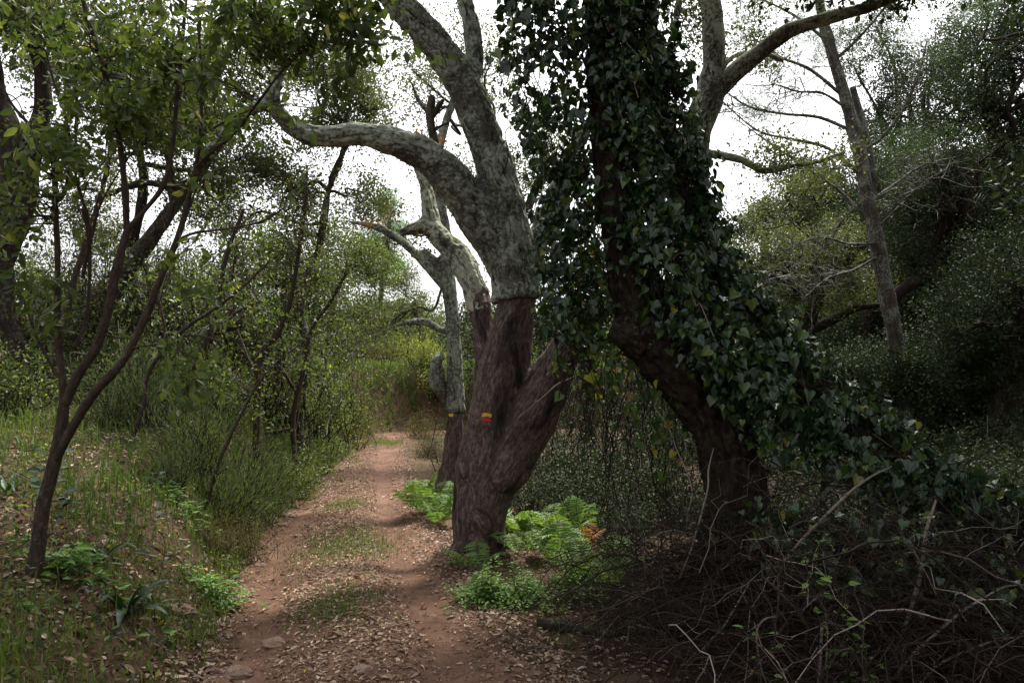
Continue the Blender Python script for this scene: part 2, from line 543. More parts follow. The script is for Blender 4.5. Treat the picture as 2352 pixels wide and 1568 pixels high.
gx = warp(-240, 240, 0.075, 0.022) - 1.0
gy = warp(-40, 420, 0.085, 0.017) + 6.0
X, Yg = np.meshgrid(gx, gy)
Z = H(X, Yg, under_path=True)
mb = MB()
ny, nx = X.shape
i = (np.arange(ny - 1)[:, None] * nx + np.arange(nx - 1)[None]).ravel()
mb.add(np.stack([X, Yg, Z], -1).reshape(-1, 3), np.stack([i, i + 1, i + nx + 1, i + nx], -1))
g_ = mb.build('ground', M['floor'], smooth=True)
tag(g_, 'brown forest floor rising into banks and a wooded slope', kind='structure')

ts = []
v = 0.0
while v < _t[-1] - 0.3:
    ts.append(v); v += 0.06 if v < 26 else 0.16
ts = np.array(ts)
u = np.linspace(-1.12, 1.12, 64)
cx = np.interp(ts, _t, CL[:, 0]); cy = np.interp(ts, _t, CL[:, 1])
tx = np.interp(ts, _t, CLT[:, 0]); ty = np.interp(ts, _t, CLT[:, 1])
wv = 1 + 0.1 * noise(xyz(ts * 0.8, 0.0, 5.0))
S = u[None] * wv[:, None]
PX = cx[:, None] - ty[:, None] * S
PY = cy[:, None] + tx[:, None] * S
PZ = H(PX, PY) + 0.012
edge = np.abs(u)[None] + 0.16 * fbm(xyz(PX * 3, PY * 3, 2.0), 3)
PZ = PZ - 0.09 * sstep(0.9, 1.1, edge) + 0.008 * fbm(xyz(PX * 14, PY * 14), 3)
mb = MB()
ny, nx = PX.shape
i = (np.arange(ny - 1)[:, None] * nx + np.arange(nx - 1)[None]).ravel()
mb.add(np.stack([PX, PY, PZ], -1).reshape(-1, 3), np.stack([i + 1, i, i + nx, i + nx + 1], -1))
p_ = mb.build('path', M['dirt'], smooth=True)
tag(p_, 'reddish dirt track with two wheel ruts running to a bend', kind='structure')

# ------------------------------------------------------------------ hero wood: fused limbs, displaced bark
def fused(limbs, name, mat, parent, voxel, disp, sides=20):
    mb = MB()
    sk = []
    for k, lp in enumerate(limbs):
        pr = catmull(lp, 0.4)
        tube(mb, pr, sides)
        t, n, b = frames(pr[:, :3])
        L = np.concatenate([[0], np.cumsum(np.linalg.norm(np.diff(pr[:, :3], axis=0), axis=1))]) + 7.3 * k
        sk.append(np.column_stack([pr, t, L]))
    sk = np.vstack(sk)
    me = mb.mesh('tmp_join')
    o = bpy.data.objects.new('tmp_join', me)
    COL.objects.link(o)
    md = o.modifiers.new('r', 'REMESH')
    md.mode = 'VOXEL'
    md.voxel_size = voxel
    dg = bpy.context.evaluated_depsgraph_get()
    ev = bpy.data.meshes.new_from_object(o.evaluated_get(dg))
    bpy.data.objects.remove(o)
    bpy.data.meshes.remove(me)
    n = len(ev.vertices)
    v = np.empty(n * 3, np.float32); ev.vertices.foreach_get('co', v)
    v = v.reshape(-1, 3).astype(float)
    nl = len(ev.loops)
    lv = np.empty(nl, np.int32); ev.loops.foreach_get('vertex_index', lv)
    npoly = len(ev.polygons)
    ed = np.empty(len(ev.edges) * 2, np.int32); ev.edges.foreach_get('vertices', ed)
    ed = ed.reshape(-1, 2)
    deg = np.bincount(ed.ravel(), minlength=n)[:, None]
    for _ in range(6):                                    # relax the voxel steps
        s = np.zeros_like(v)
        np.add.at(s, ed[:, 0], v[ed[:, 1]]); np.add.at(s, ed[:, 1], v[ed[:, 0]])
        v = 0.5 * v + 0.5 * s / np.maximum(deg, 1)
    q = np.empty_like(v)
    nr = np.empty_like(v)
    for a in range(0, n, 8000):
        b = slice(a, a + 8000)
        d = np.linalg.norm(v[b, None] - sk[None, :, :3], axis=2) / sk[None, :, 3]
        j = d.argmin(1)
        off = v[b] - sk[j, :3]
        tt = sk[j, 4:7]
        al = (off * tt).sum(1, keepdims=True)
        rad = off - tt * al
        nr[b] = unit(rad)
        # local coordinates: across in world axes projected off the limb direction, along by length
        L = sk[j, 7:8] + al
        ref = np.where(np.abs(tt[:, 2:3]) > 0.6, np.array([[1.0, 0, 0]]), np.array([[0, 0, 1.0]]))
        e1 = unit(np.cross(tt, ref)); e2 = np.cross(tt, e1)
        q[b] = np.column_stack([(rad * e1).sum(1), (rad * e2).sum(1), L[:, 0]])
    v = v + nr * disp(q, v)[:, None]
    faces = lv.reshape(-1, 4) if nl == npoly * 4 else None
    out = MB()
    if faces is None:
        st = np.empty(npoly, np.int32); ev.polygons.foreach_get('loop_start', st)
        ct = np.empty(npoly, np.int32); ev.polygons.foreach_get('loop_total', ct)
        fs = [lv[st[ct == c][:, None] + np.arange(c)[None]] for c in np.unique(ct)]
    else:
        fs = [faces]
    out.add(v, fs, None, q)
    bpy.data.meshes.remove(ev)
    ob = out.build(name, mat, parent, smooth=True, bark=True)
    return ob, v, fs

def d_cork(a=0.03):
    def f(q, p):
        r = 1 - np.abs(fbm(q * np.array([8, 8, 2.6]), 3)) * 2.0
        r2 = 1 - np.abs(fbm(q * np.array([20, 20, 9.0]) + 5, 3)) * 2.2
        return a * (-1.0 * np.clip(r, 0, 1) ** 3 - 0.45 * np.clip(r2, 0, 1) ** 3 + 0.8 * fbm(p * 3.0, 3) + 0.5 * fbm(p * 28, 3))
    return f

def d_peeled(a=0.02):
    def f(q, p):
        return a * (2.6 * fbm(p * 2.6, 3) + 1.2 * fbm(q * np.array([10, 10, 4.0]) + 2 * fbm(p * 3, 2)[:, None], 4) + 0.45 * fbm(p * 30, 3))
    return f

def d_small(a):
    return lambda q, p: a * (fbm(q * np.array([14, 14, 5.0]), 3) + fbm(p * 5.0, 2))

def jitter_path(a, b, r0, r1, n=5, wob=0.12, sag=0.0):
    t = np.linspace(0, 1, n + 1)[:, None]
    L = np.linalg.norm(b - a)
    p = a + (b - a) * t + rng.normal(size=(n + 1, 3)) * wob * L * (np.sin(np.pi * t) * 0.8 + 0.0)
    p[:, 2] -= sag * L * np.sin(np.pi * t[:, 0])
    r = r0 + (r1 - r0) * t[:, 0] ** 0.8
    return np.column_stack([p, r])

def blob_points(blobs, n, gap=0.0, freq=1.1, seed=0.0, shell=0.55, warp=0.7):
    """cluster centres inside ellipsoids (px, py, depth, rx_px, rz_px, ry_m, weight), thinned by noise"""
    w = np.array([b[6] if len(b) > 6 else b[3] * b[4] for b in blobs], float)
    w = np.maximum(1, (n * w / w.sum()).astype(int))
    out, own = [], []
    for k, (b, m) in enumerate(zip(blobs, w)):
        c = at(b[0], b[1], b[2])
        s = b[2] / FPX
        got = []
        tries = 0
        while sum(len(g) for g in got) < m and tries < 40:
            d = rdir(m * 2) * (rng.random((m * 2, 1)) ** shell)
            p = c + d * np.array([b[3] * s, b[5], b[4] * s])
            keep = fbm(p * freq + seed, 3) > gap
            got.append(p[keep]); tries += 1
        p = np.vstack(got)[:m]
        if warp: p = p + warp * np.stack([fbm(p * .9 + seed + 31.0 * d_, 2) for d_ in range(3)], -1)
        out.append(p); own.append(np.full(len(p), k))
    return np.vstack(out), np.concatenate(own)

def leaf_clusters(mb, C, per, spread, L, W, outline=OUT_QUAD, droop=0.0, flat=0.7, up=0.5, fold=0.3):
    n = len(C) * per
    ax = rdir(len(C), -droop * .5)                                  # leaves sit along little twigs
    axr = np.repeat(ax, per, 0)
    P = np.repeat(C, per, 0) + axr * rng.uniform(-1.7, 1.7, (n, 1)) * spread + rng.normal(size=(n, 3)) * np.array([1, 1, flat]) * spread * .42
    crnd = np.repeat(rng.random(len(C)), per)
    A = unit(rdir(n, -droop) + .7 * axr)
    N = rdir(n, up)
    s = rng.uniform(0.65, 1.25, n)
    leaves(mb, P, A, N, L * s, W * s, outline, fold, 0.15, np.clip(0.55 * rng.random(n) + 0.45 * crnd, 0, 1))

def grow(mb, trunk_nodes, blobs, C, own, r_limb, r_twig, n_twig, wob=0.13, sides=5):
    """limbs from the trunk to each blob and twigs on to its clusters"""
    for k, b in enumerate(blobs):
        c = at(b[0], b[1], b[2])
        j = int((np.linalg.norm(trunk_nodes[:, :3] - c, axis=1) + 0.25 * np.maximum(0, trunk_nodes[:, 2] - c[2])).argmin())
        a = trunk_nodes[j, :3]
        L = np.linalg.norm(c - a)
        r0 = min(trunk_nodes[j, 3] * 0.7, r_limb * (0.6 + 0.25 * L))
        lp = catmull(jitter_path(a, c, r0, r0 * 0.35, 5, wob), 1.0)
        tube(mb, lp, 7, rng.random(), None, True, rng.random() * 50)
        mine = C[own == k]
        if len(mine) == 0: continue
        for e in mine[rng.permutation(len(mine))[:n_twig]]:
            i0 = rng.integers(len(lp) // 3, len(lp))
            a2 = lp[i0, :3]
            rr = min(lp[i0, 3] * 0.6, r_twig)
            tp = catmull(jitter_path(a2, e, rr, rr * 0.3, 4, 0.16), 2.0)
            tube(mb, tp, sides, rng.random(), None, False, rng.random() * 50)

LEAF_GAIN, CLUSTER_GAIN = 1.05, 1.7

def tree(name, label, trunk, blobs, bark='dark_bark', leaf='oak_leaf', clusters=600, per=24, spread=0.2, L=0.07, W=0.04,
         gap=-0.1, group=None, extra=(), n_twig=14, r_limb=0.05, r_twig=0.014, freq=1.1, wob=0.13, cat='tree', outline=OUT_QUAD, disp=0.02, droop=0.2, shell=0.55, front=0):
    tr = limb(trunk)
    base = tr[0, :3].copy()
    z = h1(base[0], base[1])
    if base[2] > z + 0.02:                      # carry the foot down to the ground
        tr = np.vstack([[base[0], base[1], z - 0.15, tr[0, 3] * 1.25], tr])
    else:
        tr[0, 2] = z - 0.15
    root = thing(name, label, cat, (tr[0, 0], tr[0, 1], z), group)
    mb = MB()
    pr = catmull(tr, 0.6)
    tube(mb, pr, 14, 0.5, lambda q, p: disp * 2 * (fbm(q * np.array([9, 9, 4.0]), 3) + fbm(p * 4, 2)), True, rng.random() * 50)
    nodes = [pr[len(pr) // 3:]]
    for e in extra:
        ep = catmull(limb(e), 0.7)
        tube(mb, ep, 10, 0.5, lambda q, p: disp * (fbm(q * np.array([12, 12, 5.0]), 3) + fbm(p * 5, 2)), True, rng.random() * 50)
        nodes.append(ep[len(ep) // 4:])
    nodes = np.vstack(nodes)
    for _ in range(front):                       # crooked limbs reaching to the near side of the crown
        b = blobs[rng.integers(len(blobs))]
        s = b[2] / FPX
        e = at(b[0], b[1], b[2]) + np.array([rng.uniform(-1, 1) * b[3] * s, -b[5] * rng.uniform(.8, 1.15), rng.uniform(-.8, .8) * b[4] * s])
        a = nodes[rng.integers(len(nodes))]
        r0 = min(a[3] * .55, .085)
        lp = catmull(jitter_path(a[:3], e, r0, .016, 7, .1), 1.0)
        lp[:, :3] += .12 * np.stack([noise(lp[:, :3] * 2.2 + 9.1 * d) for d in range(3)], -1) * np.linspace(0, 1, len(lp))[:, None]
        tube(mb, lp, 7, .5, None, True, rng.random() * 50)
        for _k in range(5):
            q0 = lp[rng.integers(len(lp) // 3, len(lp))]
            e2 = q0[:3] + rdir(1)[0] * rng.uniform(.4, 1.1)
            tp = catmull(jitter_path(q0[:3], e2, q0[3] * .6, .006, 5, .16), 1.6)
            tube(mb, tp, 5, .5, None, False, rng.random() * 50)
    C, own = blob_points(blobs, int(clusters * CLUSTER_GAIN), gap, freq, rng.random() * 100, shell)
    grow(mb, nodes, blobs, C, own, r_limb, r_twig, n_twig, wob)
    mb.build('trunk', M[bark], root, smooth=True, bark=True)
    lm = MB()
    leaf_clusters(lm, C, per, spread, L * LEAF_GAIN, W * LEAF_GAIN, outline, droop)
    lm.build('crown', M[leaf], root)
    return root


# ================================================================== the stripped cork oak in the middle
z0 = h1(*at(1105, 1262, 8.8)[:2])
oak = thing('cork_oak', 'big cork oak with dark red-brown stripped trunk and lichen limbs, painted stripes on it', 'tree',
            (at(1105, 1262, 8.8)[0], 8.8, z0))
peeled = [
    limb([(1098, 1290, 8.8, 165), (1099, 1240, 8.8, 122), (1107, 1160, 8.8, 132), (1120, 1085, 8.8, 150), (1132, 1010, 8.8, 142), (1144, 930, 8.8, 124),
          (1160, 850, 8.8, 118), (1174, 770, 8.8, 100), (1187, 690, 8.8, 92), (1186, 640, 8.8, 90)]),
    limb([(1120, 1110, 8.75, 120), (1172, 1045, 8.7, 128), (1222, 965, 8.68, 112), (1262, 870, 8.6, 98), (1305, 790, 8.5, 84), (1348, 735, 8.4, 70), (1400, 690, 8.3, 55)]),
    limb([(1128, 1000, 8.9, 90), (1124, 920, 9.0, 62), (1118, 840, 9.1, 52), (1107, 760, 9.2, 48), (1103, 700, 9.25, 46), (1100, 660, 9.3, 46)]),
    limb([(1085, 1235, 8.75, 70), (1060, 1258, 8.6, 46), (1030, 1278, 8.45, 22)]),
    limb([(1065, 1060, 8.65, 40), (1072, 1080, 8.6, 44), (1080, 1100, 8.65, 34)]), limb([(1190, 1075, 8.6, 40), (1200, 1085, 8.6, 44), (1195, 1100, 8.65, 30)]), limb([(1095, 1180, 8.5, 30), (1110, 1200, 8.48, 44), (1120, 1225, 8.5, 30)]), limb([(1100, 1240, 8.6, 60), (1105, 1268, 8.35, 34), (1112, 1290, 8.2, 18)]),
    limb([(1125, 1245, 8.75, 60), (1150, 1262, 8.6, 44), (1172, 1278, 8.45, 22)]),
]
trunk_o, tv, tf = fused(peeled, 'trunk', M['peeled'], oak, 0.022, d_peeled(0.02))
bark_limbs = [
    limb([(1188, 691, 8.8, 124), (1186, 676, 8.8, 124), (1183, 655, 8.8, 116), (1178, 630, 8.8, 113), (1172, 580, 8.8, 118), (1162, 500, 8.75, 106), (1148, 420, 8.7, 98), (1118, 335, 8.6, 90),
          (1090, 255, 8.55, 90), (1062, 190, 8.5, 88), (1012, 115, 8.4, 80), (950, 45, 8.3, 74), (885, -25, 8.2, 68), (800, -110, 8.1, 58), (700, -230, 8.0, 44)]),
    limb([(1165, 600, 8.8, 104), (1125, 535, 8.7, 104), (1080, 472, 8.6, 104), (1030, 405, 8.5, 96), (985, 362, 8.4, 86), (940, 338, 8.3, 76), (880, 318, 8.2, 70),
          (815, 306, 8.1, 62), (755, 314, 8.0, 56), (700, 308, 7.95, 52), (655, 278, 7.9, 46), (618, 240, 7.85, 40), (560, 262, 7.8, 30), (500, 320, 7.8, 24), (440, 395, 7.8, 18)]),
    limb([(622, 242, 7.85, 38), (632, 195, 7.8, 34), (655, 140, 7.7, 30), (690, 70, 7.6, 26), (700, -20, 7.5, 22)]),
    limb([(1075, 215, 8.5, 60), (1090, 150, 8.6, 44), (1085, 75, 8.7, 42), (1068, 0, 8.75, 40), (1040, -90, 8.8, 36)]),
    limb([(1200, 650, 8.85, 70), (1232, 560, 8.95, 56), (1262, 480, 9.05, 50), (1300, 390, 9.1, 44), (1350, 280, 9.2, 36)]),
]
bark_o, bv, bf = fused(bark_limbs, 'cork_bark', M['lichen_bark'], oak, 0.02, d_cork(0.028))
bark_o['label'] = 'thick grey cork bark with pale lichen, cut off in a ragged ring'
side = [limb([(1102, 722, 9.25, 62), (1096, 680, 9.3, 62), (1078, 630, 9.35, 62), (1050, 585, 9.4, 62), (1015, 548, 9.45, 54), (985, 522, 9.5, 52), (950, 524, 9.5, 34), (918, 536, 9.5, 24)]),
        limb([(995, 525, 9.5, 50), (985, 470, 9.55, 40), (975, 420, 9.6, 30), (955, 380, 9.6, 20)])]
sb, _, _ = fused(side, 'side_limb', M['pale_bark'], oak, 0.02, d_cork(0.026))
sb['label'] = 'short side limb crusted with pale lichen, mossy at its ring'
mb = MB()
for e in ([(1002, 345, 8.45, 26), (992, 300, 8.4, 22), (988, 262, 8.4, 22), (992, 222, 8.4, 17)],
          [(990, 275, 8.4, 14), (1005, 250, 8.35, 10), (1018, 230, 8.3, 8)], [(992, 300, 8.4, 12), (1012, 290, 8.4, 9), (1030, 282, 8.35, 8)],
          [(987, 262, 8.4, 12), (968, 240, 8.45, 10), (955, 215, 8.5, 8), (945, 190, 8.5, 5)]):
    tube(mb, catmull(limb(e), 0.5), 9, 0.5, d_small(0.012), True, rng.random() * 9)
db = mb.build('dead_branch', M['rough_bark'], oak, smooth=True, bark=True)
db['label'] = 'short bare dead branch standing on the left limb'
# the crown above the picture and its hanging edge at the top
C, own = blob_points([(900, -480, 7.6, 350, 220, 2.0), (1150, -480, 8.8, 500, 240, 2.4), (1350, -330, 9.2, 330, 230, 1.6), (620, 10, 7.8, 170, 60, 0.6, 4000)], 900, -0.1, 0.9, 3.3)
lm = MB(); leaf_clusters(lm, C, 26, 0.22, 0.075, 0.045)
lm.build('crown', M['oak_leaf'], oak)
# painted way marks: yellow over red, laid on the bark
tris = [tuple(x) for f in tf for x in f.tolist()]
bvh = BVHTree.FromPolygons([tuple(x) for x in tv], tris)
def paint_patch(bv_, name, px, py, w, h, mat, parent, seed, label):
    m = MB()
    nu, nv = 15, 7
    V = []
    for b in np.linspace(-0.5, 0.5, nv):
        for a in np.linspace(-0.5, 0.5, nu):
            wob = 1.5 * float(noise(np.array([a * 7, b * 5, seed])))
            d = at(px + a * w, py + b * h + a * 1.5 + wob, 10.0) - CAM
            d = d / np.linalg.norm(d)
            hit = bv_.ray_cast(Vector(CAM), Vector(d))
            P = np.array(hit[0]) if hit[0] is not None else CAM + d * 8.8
            V.append(P - d * 0.007)
    i = (np.arange(nv - 1)[:, None] * nu + np.arange(nu - 1)[None]).ravel()
    m.add(np.array(V), np.stack([i, i + nu, i + nu + 1, i + 1], -1))
    o = m.build(name, mat, parent, smooth=True)
    o['label'] = label
    return o
paint_patch(bvh, 'painted_stripe', 1118, 953, 22, 8.5, M['yellow_paint'], trunk_o, 1.0, 'yellow painted trail stripe above the red one')
paint_patch(bvh, 'painted_stripe', 1117, 963.5, 22, 7.5, M['red_paint'], trunk_o, 4.0, 'red painted trail stripe below the yellow one')

# ================================================================== slimmer cork oak behind it on the left
Yb = 12.0
zb = h1(*at(1040, 1110, Yb)[:2])
oak2 = thing('cork_oak', 'slimmer cork oak close behind the big stripped trunk, with a burl and a yellow dot', 'tree', (at(1040, 1110, Yb)[0], Yb, zb))
t2, tv2, tf2 = fused([
    limb([(1034, 1150, Yb, 80), (1036, 1080, Yb, 50), (1042, 1010, Yb, 46), (1046, 946, Yb, 42)]),
    limb([(1010, 1120, Yb - .1, 26), (1030, 1070, Yb, 34), (1038, 1030, Yb, 30)]),
], 'trunk', M['peeled'], oak2, 0.025, d_peeled(0.018))
b2, _, _ = fused([
    limb([(1046, 948, Yb, 46), (1045, 900, Yb, 46), (1044, 830, Yb, 38), (1042, 760, Yb, 36), (1036, 700, Yb, 36), (1028, 640, Yb, 38), (1026, 580, Yb, 34), (1016, 500, Yb, 32), (1002, 420, Yb, 28), (1010, 330, Yb, 24), (1040, 230, Yb, 20), (1060, 120, Yb, 16)]),
    limb([(1024, 660, Yb, 30), (995, 625, Yb, 26), (962, 588, Yb, 25), (925, 556, Yb, 24), (885, 530, Yb, 22), (850, 518, Yb, 18), (800, 508, Yb, 12)]),
    limb([(1030, 640, Yb, 24), (1000, 600, Yb, 22), (972, 572, Yb, 18)]),
    limb([(1040, 760, Yb, 22), (1012, 758, Yb, 20), (985, 742, Yb, 20), (955, 738, Yb, 17), (925, 742, Yb, 15), (890, 756, Yb, 12), (862, 770, Yb, 10), (835, 765, Yb, 7)]),
    limb([(950, 738, Yb, 10), (935, 770, Yb, 8), (938, 800, Yb, 7), (930, 830, Yb, 4)]),
], 'cork_bark', M['lichen_bark'], oak2, 0.022, d_cork(0.018))
mb = MB()
tube(mb, catmull(limb([(1030, 930, Yb, 12), (1012, 905, Yb - .05, 34), (1002, 865, Yb - .05, 44), (1008, 825, Yb - .05, 30), (1022, 795, Yb, 12)]), 0.3), 16, 0.5, d_cork(0.05), True, 3.0)
bu = mb.build('burl', M['lichen_bark'], oak2, smooth=True, bark=True)
bu['label'] = 'knobbly lichen-grey burl on the left side of the trunk'
C, own = blob_points([(1000, 260, Yb + .6, 130, 190, 1.6, 4), (900, 560, Yb + .4, 110, 110, 1.0, 2), (900, 740, Yb + .5, 90, 80, 1.0, 2.5), (1130, 330, Yb + 1.2, 150, 220, 1.5, 3)], 240, -0.05, 1.0, 8.0)
mb = MB(); tube(mb, catmull(limb([(1036, 700, Yb, 24), (1028, 640, Yb, 24), (1026, 580, Yb, 22), (1016, 500, Yb, 20), (1002, 420, Yb, 18), (1010, 330, Yb, 14), (1040, 230, Yb, 12)]), .6), 8)
grow(mb, catmull(limb([(1028, 640, Yb, 38), (1002, 420, Yb, 28), (1040, 230, Yb, 20)]), 0.6), [(1000, 260, Yb + .6, 130, 190, 1.6), (900, 560, Yb + .4, 110, 110, 1.0), (900, 740, Yb + .5, 90, 80, 1.0), (1130, 330, Yb + 1.2, 150, 220, 1.5)], C, own, 0.03, 0.012, 16)
mb.build('branches', M['rough_bark'], oak2, smooth=True, bark=True)
lm = MB(); leaf_clusters(lm, C, 22, 0.16, 0.055, 0.034); lm.build('crown', M['oak_leaf'], oak2)
C, own = blob_points([(850, 525, Yb - .1, 60, 40, 0.4), (1000, 300, Yb - .4, 60, 110, 0.4), (975, 610, Yb + .2, 30, 30, .3)], 26, -0.6, 1.0, 8.0)
lm = MB(); leaf_clusters(lm, C, 14, 0.09, 0.06, 0.032, droop=0.9); lv = lm.build('dead_leaves', M['dry_leaf'], oak2); lv['label'] = 'withered brown leaves'
bvh2 = BVHTree.FromPolygons([tuple(x) for x in tv2], [tuple(x) for f in tf2 for x in f.tolist()])

# ================================================================== leaning oak wrapped in vines on the right
Yi = 6.7
lean = thing('leaning_oak', 'dark leaning oak forking over an arch, smothered in glossy vines', 'tree', tuple(ground_at(1690, Yi)))
lt, lv_, lf_ = fused([
    limb([(1705, 1330, Yi, 260), (1700, 1240, Yi, 190), (1692, 1140, Yi, 150), (1672, 1030, Yi, 140), (1630, 930, Yi, 150), (1560, 840, Yi, 160), (1495, 765, Yi, 150), (1465, 690, Yi, 128),
          (1440, 590, Yi, 116), (1420, 480, Yi, 108), (1402, 360, Yi, 100), (1390, 240, Yi, 96), (1386, 110, Yi, 92), (1380, -40, Yi, 84), (1360, -220, Yi, 64)]),
    limb([(1520, 800, Yi, 110), (1450, 770, Yi - .1, 90), (1405, 752, Yi - .15, 52)]),
    limb([(1600, 880, Yi, 120), (1650, 760, Yi + .1, 90), (1625, 640, Yi + .2, 74), (1570, 500, Yi + .3, 62), (1540, 360, Yi + .35, 54), (1515, 200, Yi + .4, 46), (1490, 40, Yi + .4, 40), (1470, -120, Yi + .4, 30)]),
    limb([(1740, 1290, Yi, 60), (1800, 1330, Yi - .1, 40), (1850, 1370, Yi - .2, 20)]),
], 'trunk', M['rugged_bark'], lean, 0.02, d_cork(0.042))
C, own = blob_points([(1330, -420, Yi, 400, 250, 1.6, 1.6), (1720, -420, Yi + 1.5, 300, 220, 1.2, .8), (2080, -300, 8.6, 500, 190, 2.2, 4), (2350, -560, 6.8, 620, 220, 2.2, 2.4)], 950, -0.3, 0.9, 1.3)  # right-hand crown masses added out of view to shade the brambles
lm = MB(); leaf_clusters(lm, C, 24, 0.24, 0.11, 0.07); lm.build('crown', M['dark_leaf'], lean)

def vine(label, chain, n, strings, hang=None, seedv=0.0, outward=0.9, mat='vine_leaf'):
    """climbing vine on a chain of (px, py, depth, width_px): heart leaves outside, wiry stems inside"""
    ch = catmull(limb(chain), 0.35)
    root = thing('climbing_vine', label, 'climbing vine', tuple(ch[-1, :3]), 'glossy heart-leaved vines on the leaning oak')
    w = ch[:, 3] ** 1.0; w = w / w.sum()
    j = rng.choice(len(ch), n, p=w)
    d = rdir(n)
    d[:, 1] -= 0.35; d[:, 2] += 0.3
    d = unit(d)
    rr = ch[j, 3] * (0.72 + 0.42 * rng.random(n) ** 0.7)
    jl = rng.normal(size=(n, 3)) * 0.06
    P = ch[j, :3] + d * rr[:, None] + jl
    keep = fbm(P * 5.5 + seedv, 3) > -0.07
    P, d = P[keep], d[keep]
    m = len(P)
    A = unit(np.column_stack([rng.normal(0, 0.45, m), rng.normal(0, 0.45, m), -0.75 + rng.normal(0, 0.35, m)]) + 0.35 * d)
    N = unit(d * outward + rdir(m) * 0.8 + np.array([0.1, -0.1, 0.55]))
    s = np.clip(np.exp(rng.normal(-.12, .34, m)), .35, 1.6)
    lm = MB()
    leaves(lm, P, A, N, 0.06 * s, 0.06 * s, OUT_HEART, 0.26, 0.24)
    lm.build('leaves', M[mat], root)
    sm = MB()
    for k in range(strings):
        i0 = rng.integers(0, len(ch) - 2)
        i1 = min(len(ch) - 1, i0 + rng.integers(3, max(4, len(ch) // 4)))
        idx = np.unique(np.linspace(i0, i1, 7).astype(int))
        if len(idx) < 3: continue
        dd = rdir(1)[0]
        pp = ch[idx, :3] + (unit(dd + rng.normal(size=(len(idx), 3)) * 0.5) * ch[idx, 3:4] * rng.uniform(0.6, 1.0))
        if hang:
            pp = np.vstack([pp[:1], pp[:1] + np.cumsum(np.column_stack([rng.normal(0, .05, 6), rng.normal(0, .05, 6), -np.full(6, hang * rng.uniform(.4, 1) / 6)]), 0)])
        tube(sm, catmull(np.column_stack([pp, np.full(len(pp), rng.uniform(0.002, 0.0055))]), 6.0), 4, rng.random(), None, False)
    sm.build('stems', M['dry_twig'], root)
    return root

vine('dense dark vine with heart-shaped leaves sloping down the right of the leaning oak',
     [(1410, -80, Yi - .1, 170), (1440, 40, Yi - .1, 165), (1490, 150, Yi, 150), (1530, 280, Yi, 135), (1560, 400, Yi, 130), (1595, 520, Yi, 125), (1640, 640, Yi, 140), (1700, 740, Yi - .1, 165),
      (1770, 840, Yi - .2, 185), (1860, 930, Yi - .3, 180), (1960, 1005, Yi - .5, 180), (2070, 1075, Yi - .7, 165), (2180, 1130, Yi - .8, 135), (2300, 1185, Yi - .9, 100), (2360, 1240, Yi - .9, 70)], 15000, 320, None, 2.0)
vine('vine leaves clinging to the middle of the leaning oak trunk above the arch',
     [(1400, 20, Yi - .4, 110), (1430, 150, Yi - .38, 90), (1470, 330, Yi - .35, 80), (1520, 560, Yi - .4, 100), (1560, 700, Yi - .45, 120), (1640, 800, Yi - .5, 130), (1720, 900, Yi - .5, 120), (1790, 1000, Yi - .5, 100)], 4200, 90, None, 5.0)
vine('scattered vine sprigs running up the dark face of the leaning oak trunk',
     [(1375, -20, Yi - .1, 96), (1390, 200, Yi - .1, 100), (1410, 400, Yi - .1, 104), (1440, 580, Yi - .1, 112), (1475, 700, Yi - .1, 126)], 1100, 40, None, 13.0)
vine('sparse vine leaves strewn over the top of the bramble tangle',
     [(1720, 1230, 5.6, 120), (1820, 1260, 5.5, 150), (1940, 1290, 5.3, 170), (2060, 1300, 5.2, 170), (2180, 1330, 5.1, 190), (2330, 1400, 5.0, 200)], 800, 40, None, 17.0)
vine('loose curtain of vine hanging left of the leaning oak beside the grey limbs',
     [(1330, -90, Yi - .2, 300), (1270, 30, Yi - .2, 240), (1250, 130, Yi - .1, 200), (1265, 240, Yi, 190), (1285, 350, Yi + .1, 150), (1300, 450, Yi + .1, 130), (1310, 560, Yi + .1, 140), (1320, 660, Yi + .1, 150), (1335, 760, Yi + .1, 130)], 5600, 110, 0.9, 9.0, 0.6)
vine('thin trailing vine strands hanging under the oak arch with yellowing leaves',
     [(1330, 800, Yi + .2, 170), (1390, 850, Yi + .2, 200), (1450, 900, Yi + .2, 220), (1520, 960, Yi + .2, 200), (1570, 1040, Yi + .2, 150)], 700, 90, 1.2, 4.0, 0.5, 'fading_vine_leaf')

